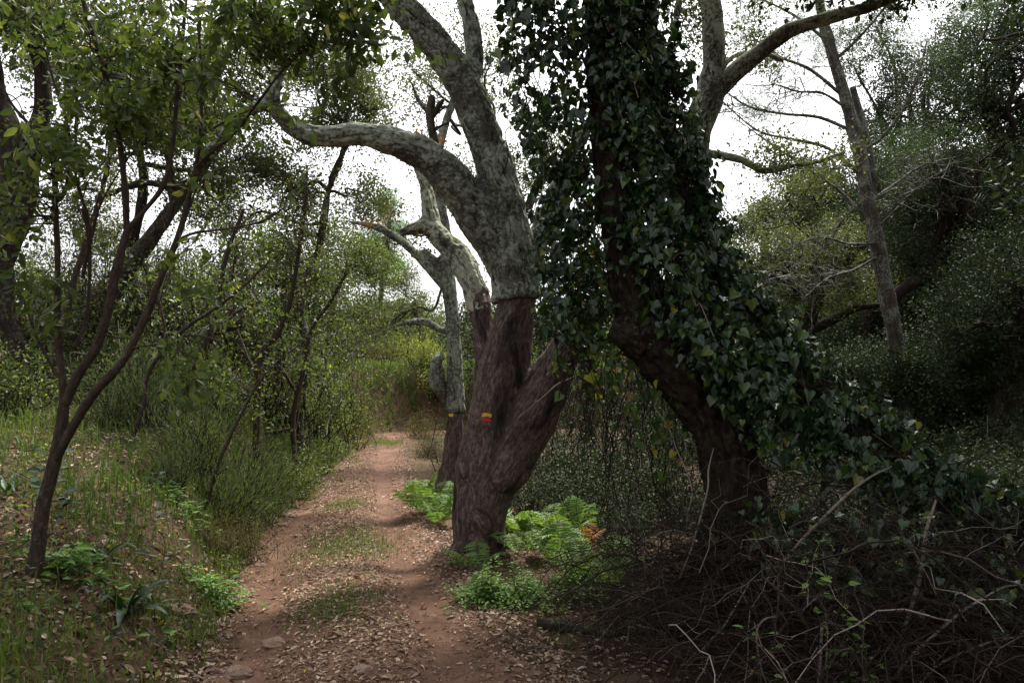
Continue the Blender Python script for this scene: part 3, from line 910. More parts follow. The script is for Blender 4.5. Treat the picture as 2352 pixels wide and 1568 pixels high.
# ================================================================== other trees with a stem one can see
tree('cork_oak', 'lichen-pale oak behind the vines with one long limb reaching right under the sky', 
     [(1690, 960, 11, 81.4), (1670, 780, 11, 74.0), (1620, 560, 11, 68.1), (1594, 420, 11, 66.6), (1602, 300, 11, 66.6), (1632, 215, 11, 68.1), (1640, 120, 11, 50.3), (1632, 20, 11, 45.9), (1620, -120, 11, 37.0)],
     [(1600, -260, 11, 360, 190, 1.8, 3), (1950, -200, 10.6, 360, 160, 1.6, 3), (1790, 385, 11.4, 150, 70, 0.8, 0.8), (1720, 70, 11.6, 110, 90, 0.8, 0.5), (1540, 60, 11.8, 70, 120, .7, .6)],
     'pale_bark', 'oak_leaf', 520, 22, 0.18, 0.055, 0.034, extra=(
         [(1640, 215, 11, 49.6), (1690, 165, 10.95, 45.9), (1745, 120, 10.9, 40.9), (1810, 72, 10.8, 37.2), (1880, 48, 10.7, 32.2), (1960, 26, 10.6, 27.3), (2050, -2, 10.5, 22.3), (2130, -40, 10.4, 17.4)],
         [(1605, 350, 11, 22.3), (1660, 358, 11, 19.8), (1705, 368, 11.1, 17.4), (1752, 392, 11.2, 16.1), (1815, 382, 11.3, 12.4), (1880, 372, 11.4, 9.9), (1940, 350, 11.4, 5.0)],
         [(1650, 160, 11, 14.9), (1690, 128, 11.1, 12.4), (1740, 120, 11.2, 9.3), (1800, 140, 11.2, 5.6)],
         [(1530, 200, 11.2, 12.4), (1545, 100, 11.2, 14.9), (1560, 0, 11.2, 16.1)]), wob=0.15)
tree('oak_tree', 'dark thick oak at the left edge forking around a patch of sky',
     [(62, 985, 11, 60), (48, 900, 11, 40), (35, 800, 11, 36), (12, 700, 11, 40), (5, 610, 11, 54), (22, 520, 11, 76), (45, 430, 11, 84), (36, 350, 11, 74), (2, 270, 11, 58), (-25, 170, 11, 56), (-40, 40, 11, 46)],
     [(-40, -40, 11, 260, 130, 1.8, 3), (150, 30, 11.2, 220, 100, 1.6, 3), (60, 60, 10.8, 110, 55, 0.8, 1.0), (130, 330, 11.3, 60, 90, 0.5, .5)],
     'dark_bark', 'oak_leaf', 420, 24, 0.2, 0.065, 0.038, extra=([(45, 420, 11, 70), (80, 330, 11, 46), (98, 240, 11, 40), (96, 160, 11, 36), (75, 70, 11, 32), (60, -40, 11, 26)],), disp=0.03)
tree('oak_tree', 'leaning dark cork oak on the left bank behind the slender saplings',
     [(150, 830, 13, 70), (205, 735, 13, 62), (268, 645, 13, 54), (335, 560, 13, 38), (400, 470, 13, 27), (455, 400, 13, 23), (505, 330, 13, 20), (570, 265, 13, 16)],
     [(260, 170, 12.6, 150, 110, 1.6, 3), (420, 250, 12.4, 130, 120, 1.4, 3.4), (340, 330, 13.6, 90, 60, 1.0, 1), (560, 180, 13.4, 110, 90, 1.2, 2), (480, 440, 13.8, 90, 60, 1.0, 1.2), (160, 480, 13.6, 60, 60, 0.8, .6)],
     'rough_bark', 'oak_leaf', 560, 24, 0.2, 0.065, 0.038, extra=([(440, 420, 13, 24), (400, 430, 13, 20), (330, 420, 13, 16), (240, 450, 13, 12)], [(400, 470, 13, 20), (380, 330, 13, 18), (330, 240, 13, 16), (300, 120, 13, 12)]), wob=0.16)

def pine():
    Yp = 16.0
    tr = limb([(2086, 975, Yp, 42.9), (2070, 860, Yp, 37.0), (2045, 720, Yp, 34.8), (2022, 600, Yp, 33.3), (1998, 480, Yp, 31.1), (1972, 340, Yp, 29.6), (1940, 220, Yp, 27.4), (1910, 120, Yp, 25.2), (1885, 20, Yp, 22.9), (1870, -120, Yp, 17.8)])
    z = h1(tr[0, 0], tr[0, 1])
    tr[0, 2] = min(tr[0, 2], z - 0.1)
    root = thing('pine_tree', 'tall slim pine with scaly trunk and bare drooping branches on the right', 'tree', (tr[0, 0], tr[0, 1], z))
    mb = MB()
    pr = catmull(tr, 0.5)
    tube(mb, pr, 16, 0.5, lambda q, p: 0.022 * fbm(q * np.array([18, 18, 5.0]), 3) + 0.03 * fbm(p * 2, 2), True)
    tube(mb, catmull(limb([(2000, 480, Yp + .1, 18), (2002, 400, Yp + .15, 20), (1985, 300, Yp + .15, 18), (1958, 200, Yp + .1, 14)]), .6), 9, .5, d_small(.01), True, 4.0)
    mb.build('trunk', M['pine_bark'], root, smooth=True, bark=True)
    bm_ = MB()
    ends = []
    br = [[(2005, 520, 12), (1930, 440, 10), (1850, 385, 8), (1770, 330, 6), (1700, 280, 3)], [(1975, 400, 13), (1900, 340, 11), (1820, 320, 9), (1740, 300, 7), (1660, 235, 3)],
          [(1955, 300, 13), (1880, 270, 11), (1800, 262, 9), (1720, 245, 7), (1650, 200, 3)], [(1935, 220, 12), (1860, 160, 10), (1790, 130, 8), (1720, 80, 4)],
          [(2010, 560, 10), (1950, 560, 8), (1880, 545, 6), (1800, 575, 4)], [(2015, 590, 10), (1960, 620, 8), (1900, 640, 6), (1840, 690, 3)], [(1965, 360, 12), (2040, 300, 10), (2100, 200, 8), (2130, 90, 4)],
          [(1990, 470, 12), (2060, 420, 9), (2120, 380, 7), (2200, 360, 3)], [(1915, 140, 12), (1970, 90, 10), (2030, 20, 8), (2080, -50, 5)], [(1905, 100, 11), (1830, 40, 9), (1750, 0, 7), (1660, -30, 4)],
          [(2000, 450, 9), (1940, 500, 7), (1880, 590, 5), (1800, 640, 3)], [(1945, 250, 10), (1890, 215, 8), (1830, 210, 6), (1770, 190, 3)],
          [(2008, 530, 8), (2060, 480, 7), (2110, 430, 5), (2170, 390, 3)]]
    for b in br:
        dy = rng.uniform(-1.6, 1.2)
        k = np.linspace(0, 1, len(b))
        lp = catmull(limb([(x, y, Yp + dy * t, w * .72) for (x, y, w), t in zip(b, k)]), 1.2)
        tube(bm_, lp, 7, rng.random(), d_small(0.006), True, rng.random() * 9)
        for _ in range(24):
            i0 = rng.integers(len(lp) // 5, len(lp))
            a = lp[i0, :3]
            e = a + np.array([rng.normal(-0.25, .5), rng.normal(0, .5), rng.normal(-0.05, .35)])
            tw = catmull(jitter_path(a, e, 0.011, 0.003, 4, .14), 2.5)
            tube(bm_, tw, 4, rng.random(), None, False, rng.random() * 9)
            ends.append(e)
            for _ in range(3):
                a2 = tw[rng.integers(2, len(tw)), :3]
                e2 = a2 + rng.normal(size=3) * 0.22
                tube(bm_, catmull(jitter_path(a2, e2, 0.005, 0.002, 3, .14), 3), 3, rng.random(), None, False)
    bb = bm_.build('branches', M['pine_bark'], root, smooth=True, bark=True)
    bb['label'] = 'bare thin dead branches with twigs'
    C, own = blob_points([(2000, -60, Yp + .3, 330, 130, 2.0, 4), (2180, 60, Yp + .6, 160, 90, 1.4, 1.5), (1690, 10, Yp + .5, 130, 60, 1.2, .9), (1680, 250, Yp, 50, 30, .6, .25), (2120, 130, Yp, 90, 60, .9, .9), (1860, 110, Yp + .3, 170, 90, 1.4, 2.0), (1740, 60, Yp + .3, 110, 80, 1.2, 1.3), (1780, 240, Yp, 120, 70, 1.0, .8), (1960, 90, Yp + .4, 120, 90, 1.3, 1.6), (2060, 330, Yp, 110, 80, 1.0, .8)], 1050, -.2, .8, 2.0)
    nm = MB(); leaf_clusters(nm, C, 46, 0.13, 0.13, 0.006, OUT_QUAD, -0.2, 0.8)
    nm.build('crown', M['pine_needle'], root)
pine()

# ================================================================== slender saplings in front on the left
def stems_tree(name, label, stems, leaf_spots, mat, per, spread, L, W, cat='sapling', outline=OUT_OVAL, twigs=(), n_twig=0, leafmat='fresh_leaf', droop=0.35, twig_len=0.5):
    tr = limb(stems[0])
    z = h1(tr[0, 0], tr[0, 1])
    tr[0, 2] = min(tr[0, 2], z - 0.05)
    root = thing(name, label, cat, (tr[0, 0], tr[0, 1], z))
    mb = MB()
    allp = []
    for k, s in enumerate(stems):
        lp = limb(s)
        if k == 0: lp = tr
        pr = catmull(lp, 0.7)
        pr[:, :3] += 0.006 * np.stack([noise(pr[:, :3] * 5 + 3.1 * d) for d in range(3)], -1)
        tube(mb, pr, 10 if pr[0, 3] > .02 else 7, 0.5, lambda q, p: 0.004 * fbm(q * np.array([40, 40, 9.0]), 2) + 0.12 * 0.05 * fbm(p * 9, 2), True, 5.0 * k)
        allp.append(pr)
    nodes = np.vstack([a[len(a) // 3:] for a in allp])
    for s in twigs:
        tube(mb, catmull(limb(s), 1.0), 6, .5, None, True, rng.random() * 9)
        nodes = np.vstack([nodes, catmull(limb(s), 1.0)])
    C, own = blob_points(leaf_spots, sum(b[6] for b in leaf_spots), -0.4, 1.0, rng.random() * 50)
    ends = [C]
    for _ in range(n_twig):
        a = nodes[rng.integers(len(nodes))]
        e = a[:3] + rdir(1, .25)[0] * twig_len * rng.uniform(.4, 1.3)
        tube(mb, catmull(jitter_path(a[:3], e, min(a[3] * .5, .007), .002, 4, .12), 2), 4, rng.random(), None, False, rng.random() * 9)
        ends.append(e[None])
    for c in C:
        d2 = np.linalg.norm(nodes[:, :3] - c, axis=1)
        j = int((d2 + rng.random(len(d2)) * 0.25).argmin())
        tube(mb, catmull(jitter_path(nodes[j, :3], c, min(nodes[j, 3] * .5, .006), .002, 4, .1), 2.5), 4, rng.random(), None, False, rng.random() * 9)
    mb.build('stems', M[mat], root, smooth=True, bark=True)
    C = np.vstack(ends)
    lm = MB(); leaf_clusters(lm, C, int(per * 1.5), spread * 1.1, L, W, outline, droop, 0.8, 0.8, 0.2)
    lm.build('crown', M[leafmat], root)
    return root

stems_tree('sapling_tree', 'slender multi-stemmed sapling nearest on the left, brown stems fanning upward',
    [[(75, 1320, 4.73, 40.9), (88, 1250, 4.73, 32.9), (102, 1150, 4.73, 30.6), (128, 1050, 4.73, 30.6), (142, 980, 4.73, 27.3), (150, 915, 4.73, 23.8)],
     [(150, 930, 4.73, 21.6), (143, 850, 4.73, 17.0), (132, 750, 4.73, 15.9), (133, 620, 4.73, 14.2), (128, 480, 4.73, 12.5), (118, 360, 4.73, 10.8), (80, 300, 4.73, 8.5), (30, 240, 4.73, 6.8), (-20, 150, 4.73, 5.7)],
     [(128, 470, 4.73, 9.1), (150, 430, 4.73, 8.5), (160, 330, 4.73, 7.4), (135, 220, 4.73, 6.3), (100, 100, 4.73, 5.1), (90, -20, 4.73, 4.0)],
     [(148, 930, 4.73, 23.8), (185, 855, 4.73, 21.6), (225, 790, 4.73, 21.0), (252, 690, 4.73, 19.9), (275, 590, 4.73, 18.7), (292, 525, 4.73, 17.0)],
     [(290, 535, 4.73, 15.3), (287, 430, 4.73, 14.2), (272, 310, 4.73, 13.1), (248, 190, 4.73, 12.0), (215, 80, 4.73, 10.8), (185, -20, 4.73, 9.6)],
     [(290, 530, 4.73, 13.6), (335, 480, 4.73, 12.5), (378, 420, 4.73, 11.4), (396, 340, 4.73, 10.2), (408, 220, 4.73, 9.1), (420, 90, 4.73, 7.4), (432, -30, 4.73, 5.7)],
     [(128, 1060, 4.73, 22.7), (165, 985, 4.66, 20.5), (215, 905, 4.58, 19.9), (280, 830, 4.5, 18.7), (325, 750, 4.5, 17.0), (365, 650, 4.5, 15.3), (405, 555, 4.5, 13.6), (432, 460, 4.5, 12.0), (455, 350, 4.5, 9.1), (462, 200, 4.5, 7.4), (458, 60, 4.5, 6.3), (452, -40, 4.5, 5.1)],
     [(410, 550, 4.5, 6.3), (450, 535, 4.5, 5.7), (520, 525, 4.42, 4.6), (600, 508, 4.42, 4.0), (660, 470, 4.34, 2.8)],
     [(448, 385, 4.5, 8.5), (490, 345, 4.42, 6.8), (540, 305, 4.42, 5.7), (590, 240, 4.34, 5.1), (640, 175, 4.34, 4.6), (700, 110, 4.26, 3.4), (760, 20, 4.26, 2.8)],
     [(405, 160, 4.73, 5.1), (460, 120, 4.66, 4.6), (520, 75, 4.58, 4.0), (600, 70, 4.5, 3.4), (680, 60, 4.42, 2.2)],
     [(440, 330, 4.58, 5.1), (480, 300, 4.5, 4.6), (560, 260, 4.5, 4.0), (640, 230, 4.42, 2.2)],
     [(140, 870, 4.73, 7.9), (85, 780, 4.73, 5.7), (55, 690, 4.73, 4.0), (20, 610, 4.73, 2.8)],
     [(190, 640, 4.9, 7.9), (205, 520, 4.9, 7.4), (172, 395, 4.9, 5.7), (176, 260, 4.9, 5.1), (172, 80, 4.9, 4.0)],
     [(170, 800, 4.81, 9.1), (200, 720, 4.9, 8.5), (205, 560, 4.9, 7.4), (190, 480, 4.9, 6.3)],
     [(205, 570, 4.9, 5.7), (230, 470, 4.9, 5.1), (285, 380, 4.97, 4.0), (330, 330, 4.97, 2.2)],
     [(300, 800, 4.5, 5.7), (360, 790, 4.42, 4.6), (450, 770, 4.34, 3.4), (520, 790, 4.34, 2.2)],
     [(420, 520, 4.5, 5.1), (460, 420, 4.5, 4.0), (520, 380, 4.5, 2.8)]],
    [(150, 60, 4.73, 190, 90, 0.6, 60), (420, 40, 4.66, 150, 70, 0.6, 50), (600, 70, 4.34, 150, 80, 0.5, 60), (735, 15, 4.19, 110, 70, 0.5, 56), (790, 120, 4.19, 36, 70, 0.3, 13),
     (300, 200, 4.73, 120, 130, 0.6, 34), (100, 560, 4.73, 110, 120, 0.5, 22), (200, 420, 4.73, 120, 90, 0.5, 22), (560, 240, 4.34, 80, 60, 0.4, 14), (800, 320, 4.26, 40, 40, .3, 4), (440, 770, 4.42, 40, 60, .3, 12), (150, 720, 4.73, 60, 60, .4, 9)],
    'brown_bark', 9, 0.07, 0.068, 0.032, n_twig=60)

def stem_thing(label, stems, spots, Lm='fresh_leaf', bark='brown_bark', per=8, spread=0.09, L=0.05, W=0.026, n_twig=30, name='sapling_tree'):
    return stems_tree(name, label, stems, spots, bark, per, spread, L, W, n_twig=n_twig, leafmat=Lm)
stem_thing('thin dark sapling bending over the left bank, stem curving to the right',
    [[(690, 1000, 13, 14), (672, 985, 13, 12), (680, 920, 13, 11), (700, 840, 13, 10), (715, 760, 13, 9), (760, 690, 13, 8), (800, 620, 13, 6)],
     [(675, 985, 13, 10), (610, 995, 13, 8)], [(682, 900, 13, 8), (640, 840, 13, 7), (600, 800, 13, 5)]],
    [(760, 650, 13, 90, 60, .6, 26), (820, 580, 13, 60, 50, .5, 12), (620, 800, 13, 60, 40, .5, 10)], 'oak_leaf')
stem_thing('twin-stemmed sapling on the left bank with a kinked grey stem',
    [[(590, 960, 11.5, 18), (592, 900, 11.5, 17), (598, 820, 11.5, 17), (640, 760, 11.5, 14), (665, 700, 11.5, 12), (680, 620, 11.5, 10), (700, 480, 11.5, 8), (705, 380, 11.5, 6)],
     [(595, 880, 11.5, 10), (560, 800, 11.5, 9), (530, 700, 11.5, 7), (545, 560, 11.5, 6)]],
    [(700, 480, 11.5, 110, 100, .8, 46), (640, 600, 11.5, 110, 90, .8, 40), (540, 560, 11.5, 70, 80, .6, 20)], 'oak_leaf')
stem_thing('crooked sapling on the left bank below the broken limb',
    [[(418, 1040, 9.5, 18), (425, 960, 9.5, 17), (432, 880, 9.5, 15), (470, 800, 9.5, 14), (500, 700, 9.5, 12), (520, 590, 9.5, 10), (560, 480, 9.5, 7)],
     [(425, 950, 9.5, 10), (390, 860, 9.5, 9), (380, 760, 9.5, 7), (350, 640, 9.5, 5)], [(480, 780, 9.5, 9), (540, 720, 9.5, 7), (600, 690, 9.5, 5)]],
    [(480, 640, 9.5, 90, 100, .6, 30), (560, 470, 9.5, 80, 70, .6, 26), (360, 690, 9.5, 60, 60, .5, 14), (455, 780, 9.3, 40, 60, .3, 14), (600, 700, 9.5, 50, 40, .4, 10)], 'fresh_leaf')
stem_thing('straight dark sapling standing by the left oak',
    [[(105, 1010, 10, 26), (118, 930, 10, 20), (122, 850, 10, 17), (150, 720, 10, 15), (195, 560, 10, 13), (240, 420, 10, 10), (260, 300, 10, 8)]],
    [(220, 380, 10, 120, 110, .8, 34), (180, 560, 10, 80, 70, .6, 14), (70, 520, 10, 60, 60, .5, 10)], 'oak_leaf')
stem_thing('leaning thin sapling rising from the left bank toward the track',
    [[(300, 1010, 8.5, 12), (330, 930, 8.5, 11), (345, 850, 8.5, 10), (420, 760, 8.4, 9), (520, 690, 8.4, 7), (620, 600, 8.4, 5)],
     [(470, 1180, 8, 9), (505, 1060, 8, 8), (560, 940, 8, 7), (610, 860, 8, 5), (700, 780, 8, 3)]],
    [(560, 650, 8.4, 90, 60, .5, 18), (660, 810, 8.2, 60, 40, .5, 10), (470, 820, 8.2, 30, 60, .3, 12)], 'fresh_leaf')

# the broken limb lying in the branches on the left
mb = MB()
tube(mb, catmull(limb([(440, 850, 10.5, 34), (465, 790, 10.5, 38), (495, 755, 10.5, 38), (530, 745, 10.5, 34), (553, 735, 10.5, 30), (560, 715, 10.5, 18)]), .35), 14, .5, d_cork(.03))
tube(mb, catmull(limb([(445, 845, 10.5, 32), (430, 930, 10.5, 34), (425, 1020, 10.5, 38), (420, 1090, 10.5, 44)]), .35), 14, .5, d_cork(.03))
root = thing('tree_stump', 'short gnarled dark stump with a snapped limb on the left bank', 'tree stump', (at(420, 1090, 10.5)[0], 10.5, h1(at(420, 1090, 10.5)[0], 10.5)))
mb.build('trunk', M['rough_bark'], root, smooth=True, bark=True)

# ================================================================== trees of the background, left and middle
L_ = dict(L=0.075, W=0.045)
tree('oak_tree', 'oak with olive crown left of the grey limbs against the sky', [(690, 930, 16, 20), (705, 800, 16, 18), (690, 680, 16, 17), (735, 560, 16, 16), (755, 440, 16, 15), (800, 320, 16, 14)],
     [(810, 200, 16, 90, 90, 1.2, 3), (860, 260, 16, 50, 60, .8, 1.2), (770, 330, 16, 110, 80, 1.2, 3), (700, 440, 16.2, 110, 70, 1.2, 2.5), (830, 440, 16, 60, 60, .9, 1.4), (690, 180, 16.4, 120, 100, 1.2, 2.5), (770, 80, 16.6, 80, 70, 1, 1.2), (600, 400, 16, 110, 80, 1.2, 2.4), (690, 540, 16.4, 90, 60, 1.2, 1.6), (500, 500, 16.4, 90, 60, 1.2, 1.4)], 'rough_bark', 'oak_leaf', 900, 22, .2, .062, .036, gap=.0)
tree('oak_tree', 'leafy oak at the top left corner behind the sapling leaves', [(300, 900, 15, 26), (320, 760, 15, 24), (300, 600, 15, 22), (330, 420, 15, 20), (300, 260, 15, 18)],
     [(300, 90, 15, 190, 110, 1.6, 3), (520, 90, 15, 150, 110, 1.5, 3), (110, 150, 15.5, 60, 80, 1.0, 1), (460, 300, 15.4, 150, 70, 1.4, 2), (330, 250, 15.5, 120, 80, 1.2, 1.6), (640, 90, 15.2, 100, 80, 1.2, 1.4), (560, 360, 15.6, 90, 60, 1.1, 1.2), (420, 430, 15.6, 100, 60, 1.1, 1.2), (240, 380, 15.6, 90, 60, 1.1, 1)], 'dark_bark', 'oak_leaf', 820, 22, .2, .062, .036, gap=.0)
tree('oak_tree', 'thin-stemmed oak in the left thicket with a loose light-green crown', [(640, 960, 18, 24), (645, 800, 18, 22), (655, 680, 18, 19), (670, 560, 18, 15)],
     [(650, 560, 18, 120, 80, 1.4, 3), (560, 640, 18, 110, 80, 1.3, 2.5), (740, 640, 18, 100, 70, 1.2, 2.2), (640, 730, 18, 120, 60, 1.2, 2), (520, 760, 18.3, 90, 60, 1.1, 1.2)], 'rough_bark', 'fresh_leaf', 520, 20, .22, .07, .042)
tree('oak_tree', 'pale distant tree with spreading branches above the track bend', [(735, 905, 28, 16), (750, 790, 28, 15), (768, 690, 28, 13), (800, 600, 28, 10)],
     [(800, 560, 28, 80, 60, 1.6, 3), (730, 620, 28, 80, 60, 1.6, 2.5), (860, 620, 28, 70, 60, 1.6, 2.5), (700, 720, 28, 80, 50, 1.5, 2), (850, 720, 28, 80, 60, 1.5, 2.2)], 'pine_bark', 'fresh_leaf', 520, 20, .26, .09, .055)
tree('oak_tree', 'feathery grey-green tree directly above the far end of the track', [(985, 900, 44, 16), (975, 800, 44, 14), (950, 700, 44, 11)],
     [(925, 640, 44, 60, 50, 2.2, 2), (960, 710, 44, 70, 50, 2.2, 2), (890, 720, 44, 60, 40, 2.2, 2), (930, 780, 44, 70, 30, 2.2, 1.6)], 'rough_bark', 'oak_leaf', 420, 22, .3, .09, .055)
tree('pine_tree', 'bright green young pine top beyond the track', [(850, 900, 42, 12), (872, 700, 40, 12), (892, 540, 38, 11), (897, 470, 38, 6)],
     [(893, 480, 40, 22, 50, 1.0, 2), (868, 560, 40, 45, 36, 1.4, 2), (916, 535, 40, 20, 34, 1.0, 1), (845, 620, 40, 46, 34, 1.4, 2), (905, 600, 40, 36, 30, 1.2, 1.4)], 'pine_bark', 'bright_needle', 150, 46, .22, .34, .02, gap=-.1, droop=-.8)
tree('oak_tree', 'bare-limbed oak with sparse crown seen between the grey limbs', [(1180, 900, 21, 44), (1190, 700, 21, 38), (1185, 540, 21, 32), (1150, 420, 21, 26), (1110, 320, 21, 20)],
     [(1000, 90, 21, 130, 90, 1.8, 1.6), (1130, 140, 21, 90, 100, 1.6, 1.4), (950, 160, 21, 70, 60, 1.4, .7), (1210, 420, 21, 100, 90, 1.5, 1.8), (1060, 420, 21, 60, 60, 1.2, .9), (1240, 300, 21, 80, 80, 1.4, 1.2), (1200, 560, 21, 90, 70, 1.4, 1.2)], 'rough_bark', 'oak_leaf', 420, 20, .22, .075, .045, gap=0.0,
     extra=([(1185, 560, 21, 26), (1220, 460, 21, 20), (1260, 400, 21, 16), (1330, 350, 21, 12)], [(1190, 620, 21, 24), (1240, 560, 21, 18), (1280, 480, 21, 14)]))
tree('oak_tree', 'pale broad-crowned tree at the far left between the trunks', [(110, 900, 24, 30), (108, 760, 24, 26), (100, 640, 24, 20)],
     [(90, 640, 24, 70, 60, 1.5, 1.6), (170, 700, 24, 90, 60, 1.6, 2), (30, 720, 24, 80, 60, 1.5, 1.6), (280, 760, 24, 90, 60, 1.6, 2), (390, 680, 24, 80, 50, 1.5, 1.3)], 'pine_bark', 'fresh_leaf', 420, 20, .25, .08, .05)
tree('oak_tree', 'low olive oak behind the left thicket under the sky gap', [(450, 940, 22, 26), (452, 820, 22, 22), (470, 720, 22, 18)],
     [(470, 640, 22, 100, 60, 1.5, 2), (400, 760, 22, 110, 60, 1.5, 2), (540, 820, 22, 110, 50, 1.5, 2), (330, 600, 22, 80, 50, 1.4, 1), (240, 540, 22, 80, 40, 1.3, .8)], 'dark_bark', 'oak_leaf', 420, 20, .25, .08, .05)
tree('oak_tree', 'dark oak filling the gap between the two stripped trunks and the arch', [(1350, 1000, 22, 40), (1345, 850, 22, 34), (1340, 700, 22, 28), (1360, 560, 22, 22)],
     [(1340, 640, 22, 130, 120, 1.8, 3), (1450, 720, 22, 130, 110, 1.8, 2), (1280, 760, 22, 80, 90, 1.5, 2), (1130, 800, 24, 90, 110, 1.8, 2), (1400, 460, 22, 90, 80, 1.4, .8)], 'dark_bark', 'dark_leaf', 480, 24, .28, .085, .05)

# ================================================================== wooded slope on the right
R = 'dark oaks on the right slope'
tree('oak_tree', 'grey-green oak at the lower edge of the right sky gap with mossy crooked limbs', [(1862, 900, 22, 46), (1850, 800, 22, 40), (1858, 740, 22, 34), (1880, 660, 22, 28), (1860, 580, 22, 22)],
     [(1760, 600, 22, 110, 80, 1.8, 3), (1880, 560, 22, 110, 70, 1.8, 3), (1820, 690, 22, 130, 70, 1.8, 3), (1970, 640, 22.5, 110, 90, 1.8, 3), (1730, 710, 22, 70, 70, 1.4, 1.5)], 'dark_bark', 'oak_leaf', 640, 24, .24, .07, .042, group=R, front=9,
     extra=([(1855, 760, 22, 26), (1900, 740, 22, 24), (1960, 710, 22, 18), (2020, 700, 22, 12)], [(1880, 660, 22, 20), (1940, 610, 22, 18), (1980, 570, 22, 14), (2060, 560, 22, 8)]), wob=.17)
tree('oak_tree', 'small distant oak whose crown breaks the right sky gap under the drooping branches', [(1760, 880, 30, 24), (1755, 640, 30, 20), (1760, 500, 30, 16)],
     [(1760, 470, 30, 90, 50, 1.8, 2), (1850, 440, 30, 80, 40, 1.8, 1.3), (1690, 520, 30, 60, 50, 1.5, 1.2), (1830, 520, 30, 100, 40, 1.8, 1.6)], 'dark_bark', 'oak_leaf', 340, 22, .26, .09, .055, group=R, front=9, gap=0.0)
tree('oak_tree', 'twisted black-limbed oak right of the slim pine', [(2230, 950, 18, 60), (2215, 820, 18, 52), (2180, 700, 18, 44), (2140, 620, 18, 38), (2160, 540, 18, 30), (2200, 460, 18, 24)],
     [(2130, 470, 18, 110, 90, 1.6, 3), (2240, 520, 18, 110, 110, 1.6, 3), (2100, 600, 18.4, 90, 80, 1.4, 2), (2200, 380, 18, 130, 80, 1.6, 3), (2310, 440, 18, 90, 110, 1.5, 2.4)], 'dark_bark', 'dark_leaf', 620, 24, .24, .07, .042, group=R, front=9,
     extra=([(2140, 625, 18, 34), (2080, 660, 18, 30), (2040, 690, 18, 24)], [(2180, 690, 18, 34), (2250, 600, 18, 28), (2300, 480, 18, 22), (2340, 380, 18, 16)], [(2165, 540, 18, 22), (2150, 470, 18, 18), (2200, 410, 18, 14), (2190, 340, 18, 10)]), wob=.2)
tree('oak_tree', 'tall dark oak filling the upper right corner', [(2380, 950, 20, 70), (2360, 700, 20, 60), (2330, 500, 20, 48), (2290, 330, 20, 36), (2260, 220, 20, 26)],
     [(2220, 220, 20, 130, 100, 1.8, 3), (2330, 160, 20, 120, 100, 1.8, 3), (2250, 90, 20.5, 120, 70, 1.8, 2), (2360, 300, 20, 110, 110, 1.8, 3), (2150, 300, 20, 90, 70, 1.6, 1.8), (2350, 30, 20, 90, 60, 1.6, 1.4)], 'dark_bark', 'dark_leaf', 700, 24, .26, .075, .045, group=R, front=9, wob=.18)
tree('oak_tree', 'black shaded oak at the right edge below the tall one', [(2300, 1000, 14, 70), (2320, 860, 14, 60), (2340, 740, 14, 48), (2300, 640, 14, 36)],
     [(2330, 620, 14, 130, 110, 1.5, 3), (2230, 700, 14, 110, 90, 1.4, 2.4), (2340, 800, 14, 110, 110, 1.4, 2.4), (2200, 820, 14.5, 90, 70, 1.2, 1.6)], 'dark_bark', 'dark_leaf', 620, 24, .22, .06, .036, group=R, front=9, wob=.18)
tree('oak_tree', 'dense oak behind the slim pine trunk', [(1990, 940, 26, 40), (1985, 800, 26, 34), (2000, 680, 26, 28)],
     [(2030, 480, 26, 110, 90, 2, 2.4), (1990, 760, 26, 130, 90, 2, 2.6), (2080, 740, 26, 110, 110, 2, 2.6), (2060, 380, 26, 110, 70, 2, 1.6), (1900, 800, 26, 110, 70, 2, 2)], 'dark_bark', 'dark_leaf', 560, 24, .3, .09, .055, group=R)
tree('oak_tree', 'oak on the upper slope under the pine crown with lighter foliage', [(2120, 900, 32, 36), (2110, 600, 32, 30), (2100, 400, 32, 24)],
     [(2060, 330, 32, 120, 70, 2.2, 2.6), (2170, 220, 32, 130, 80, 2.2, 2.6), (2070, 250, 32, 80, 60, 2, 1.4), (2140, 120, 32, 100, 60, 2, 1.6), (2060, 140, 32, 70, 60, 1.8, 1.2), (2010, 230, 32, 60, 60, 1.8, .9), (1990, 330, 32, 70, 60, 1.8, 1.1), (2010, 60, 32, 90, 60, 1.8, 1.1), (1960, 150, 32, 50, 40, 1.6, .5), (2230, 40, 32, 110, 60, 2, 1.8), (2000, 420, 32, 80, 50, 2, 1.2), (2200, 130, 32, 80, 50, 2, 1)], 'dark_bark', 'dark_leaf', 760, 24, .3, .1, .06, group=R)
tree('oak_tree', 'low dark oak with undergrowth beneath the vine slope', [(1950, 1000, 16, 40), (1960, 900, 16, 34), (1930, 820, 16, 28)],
     [(1900, 840, 16, 100, 70, 1.2, 2), (2000, 860, 16.5, 110, 70, 1.2, 2), (2120, 880, 15.5, 110, 70, 1.2, 2)], 'dark_bark', 'dark_leaf', 420, 24, .22, .06, .036, group=R)
# unseen trees added beside the camera to keep the near right in shade
tree('oak_tree', 'unseen oak added right of the camera to cast shade', [(4600, 1200, 3.2, 220), (4500, 600, 3.2, 200), (4300, -200, 3.2, 160)],
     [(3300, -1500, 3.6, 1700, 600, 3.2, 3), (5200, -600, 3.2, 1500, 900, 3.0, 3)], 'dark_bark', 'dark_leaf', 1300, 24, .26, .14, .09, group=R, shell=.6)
tree('oak_tree', 'oak added out of view right of the vines to cast shade', [(3000, 1050, 9, 130), (2950, 600, 9, 110), (2850, 100, 9, 90)],
     [(2700, -250, 9, 520, 330, 2.4, 3), (3100, 150, 9, 480, 420, 2.4, 3), (2650, 500, 9.5, 200, 300, 1.2, 1.2)], 'dark_bark', 'dark_leaf', 1100, 24, .26, .12, .075, group=R, shell=.6)

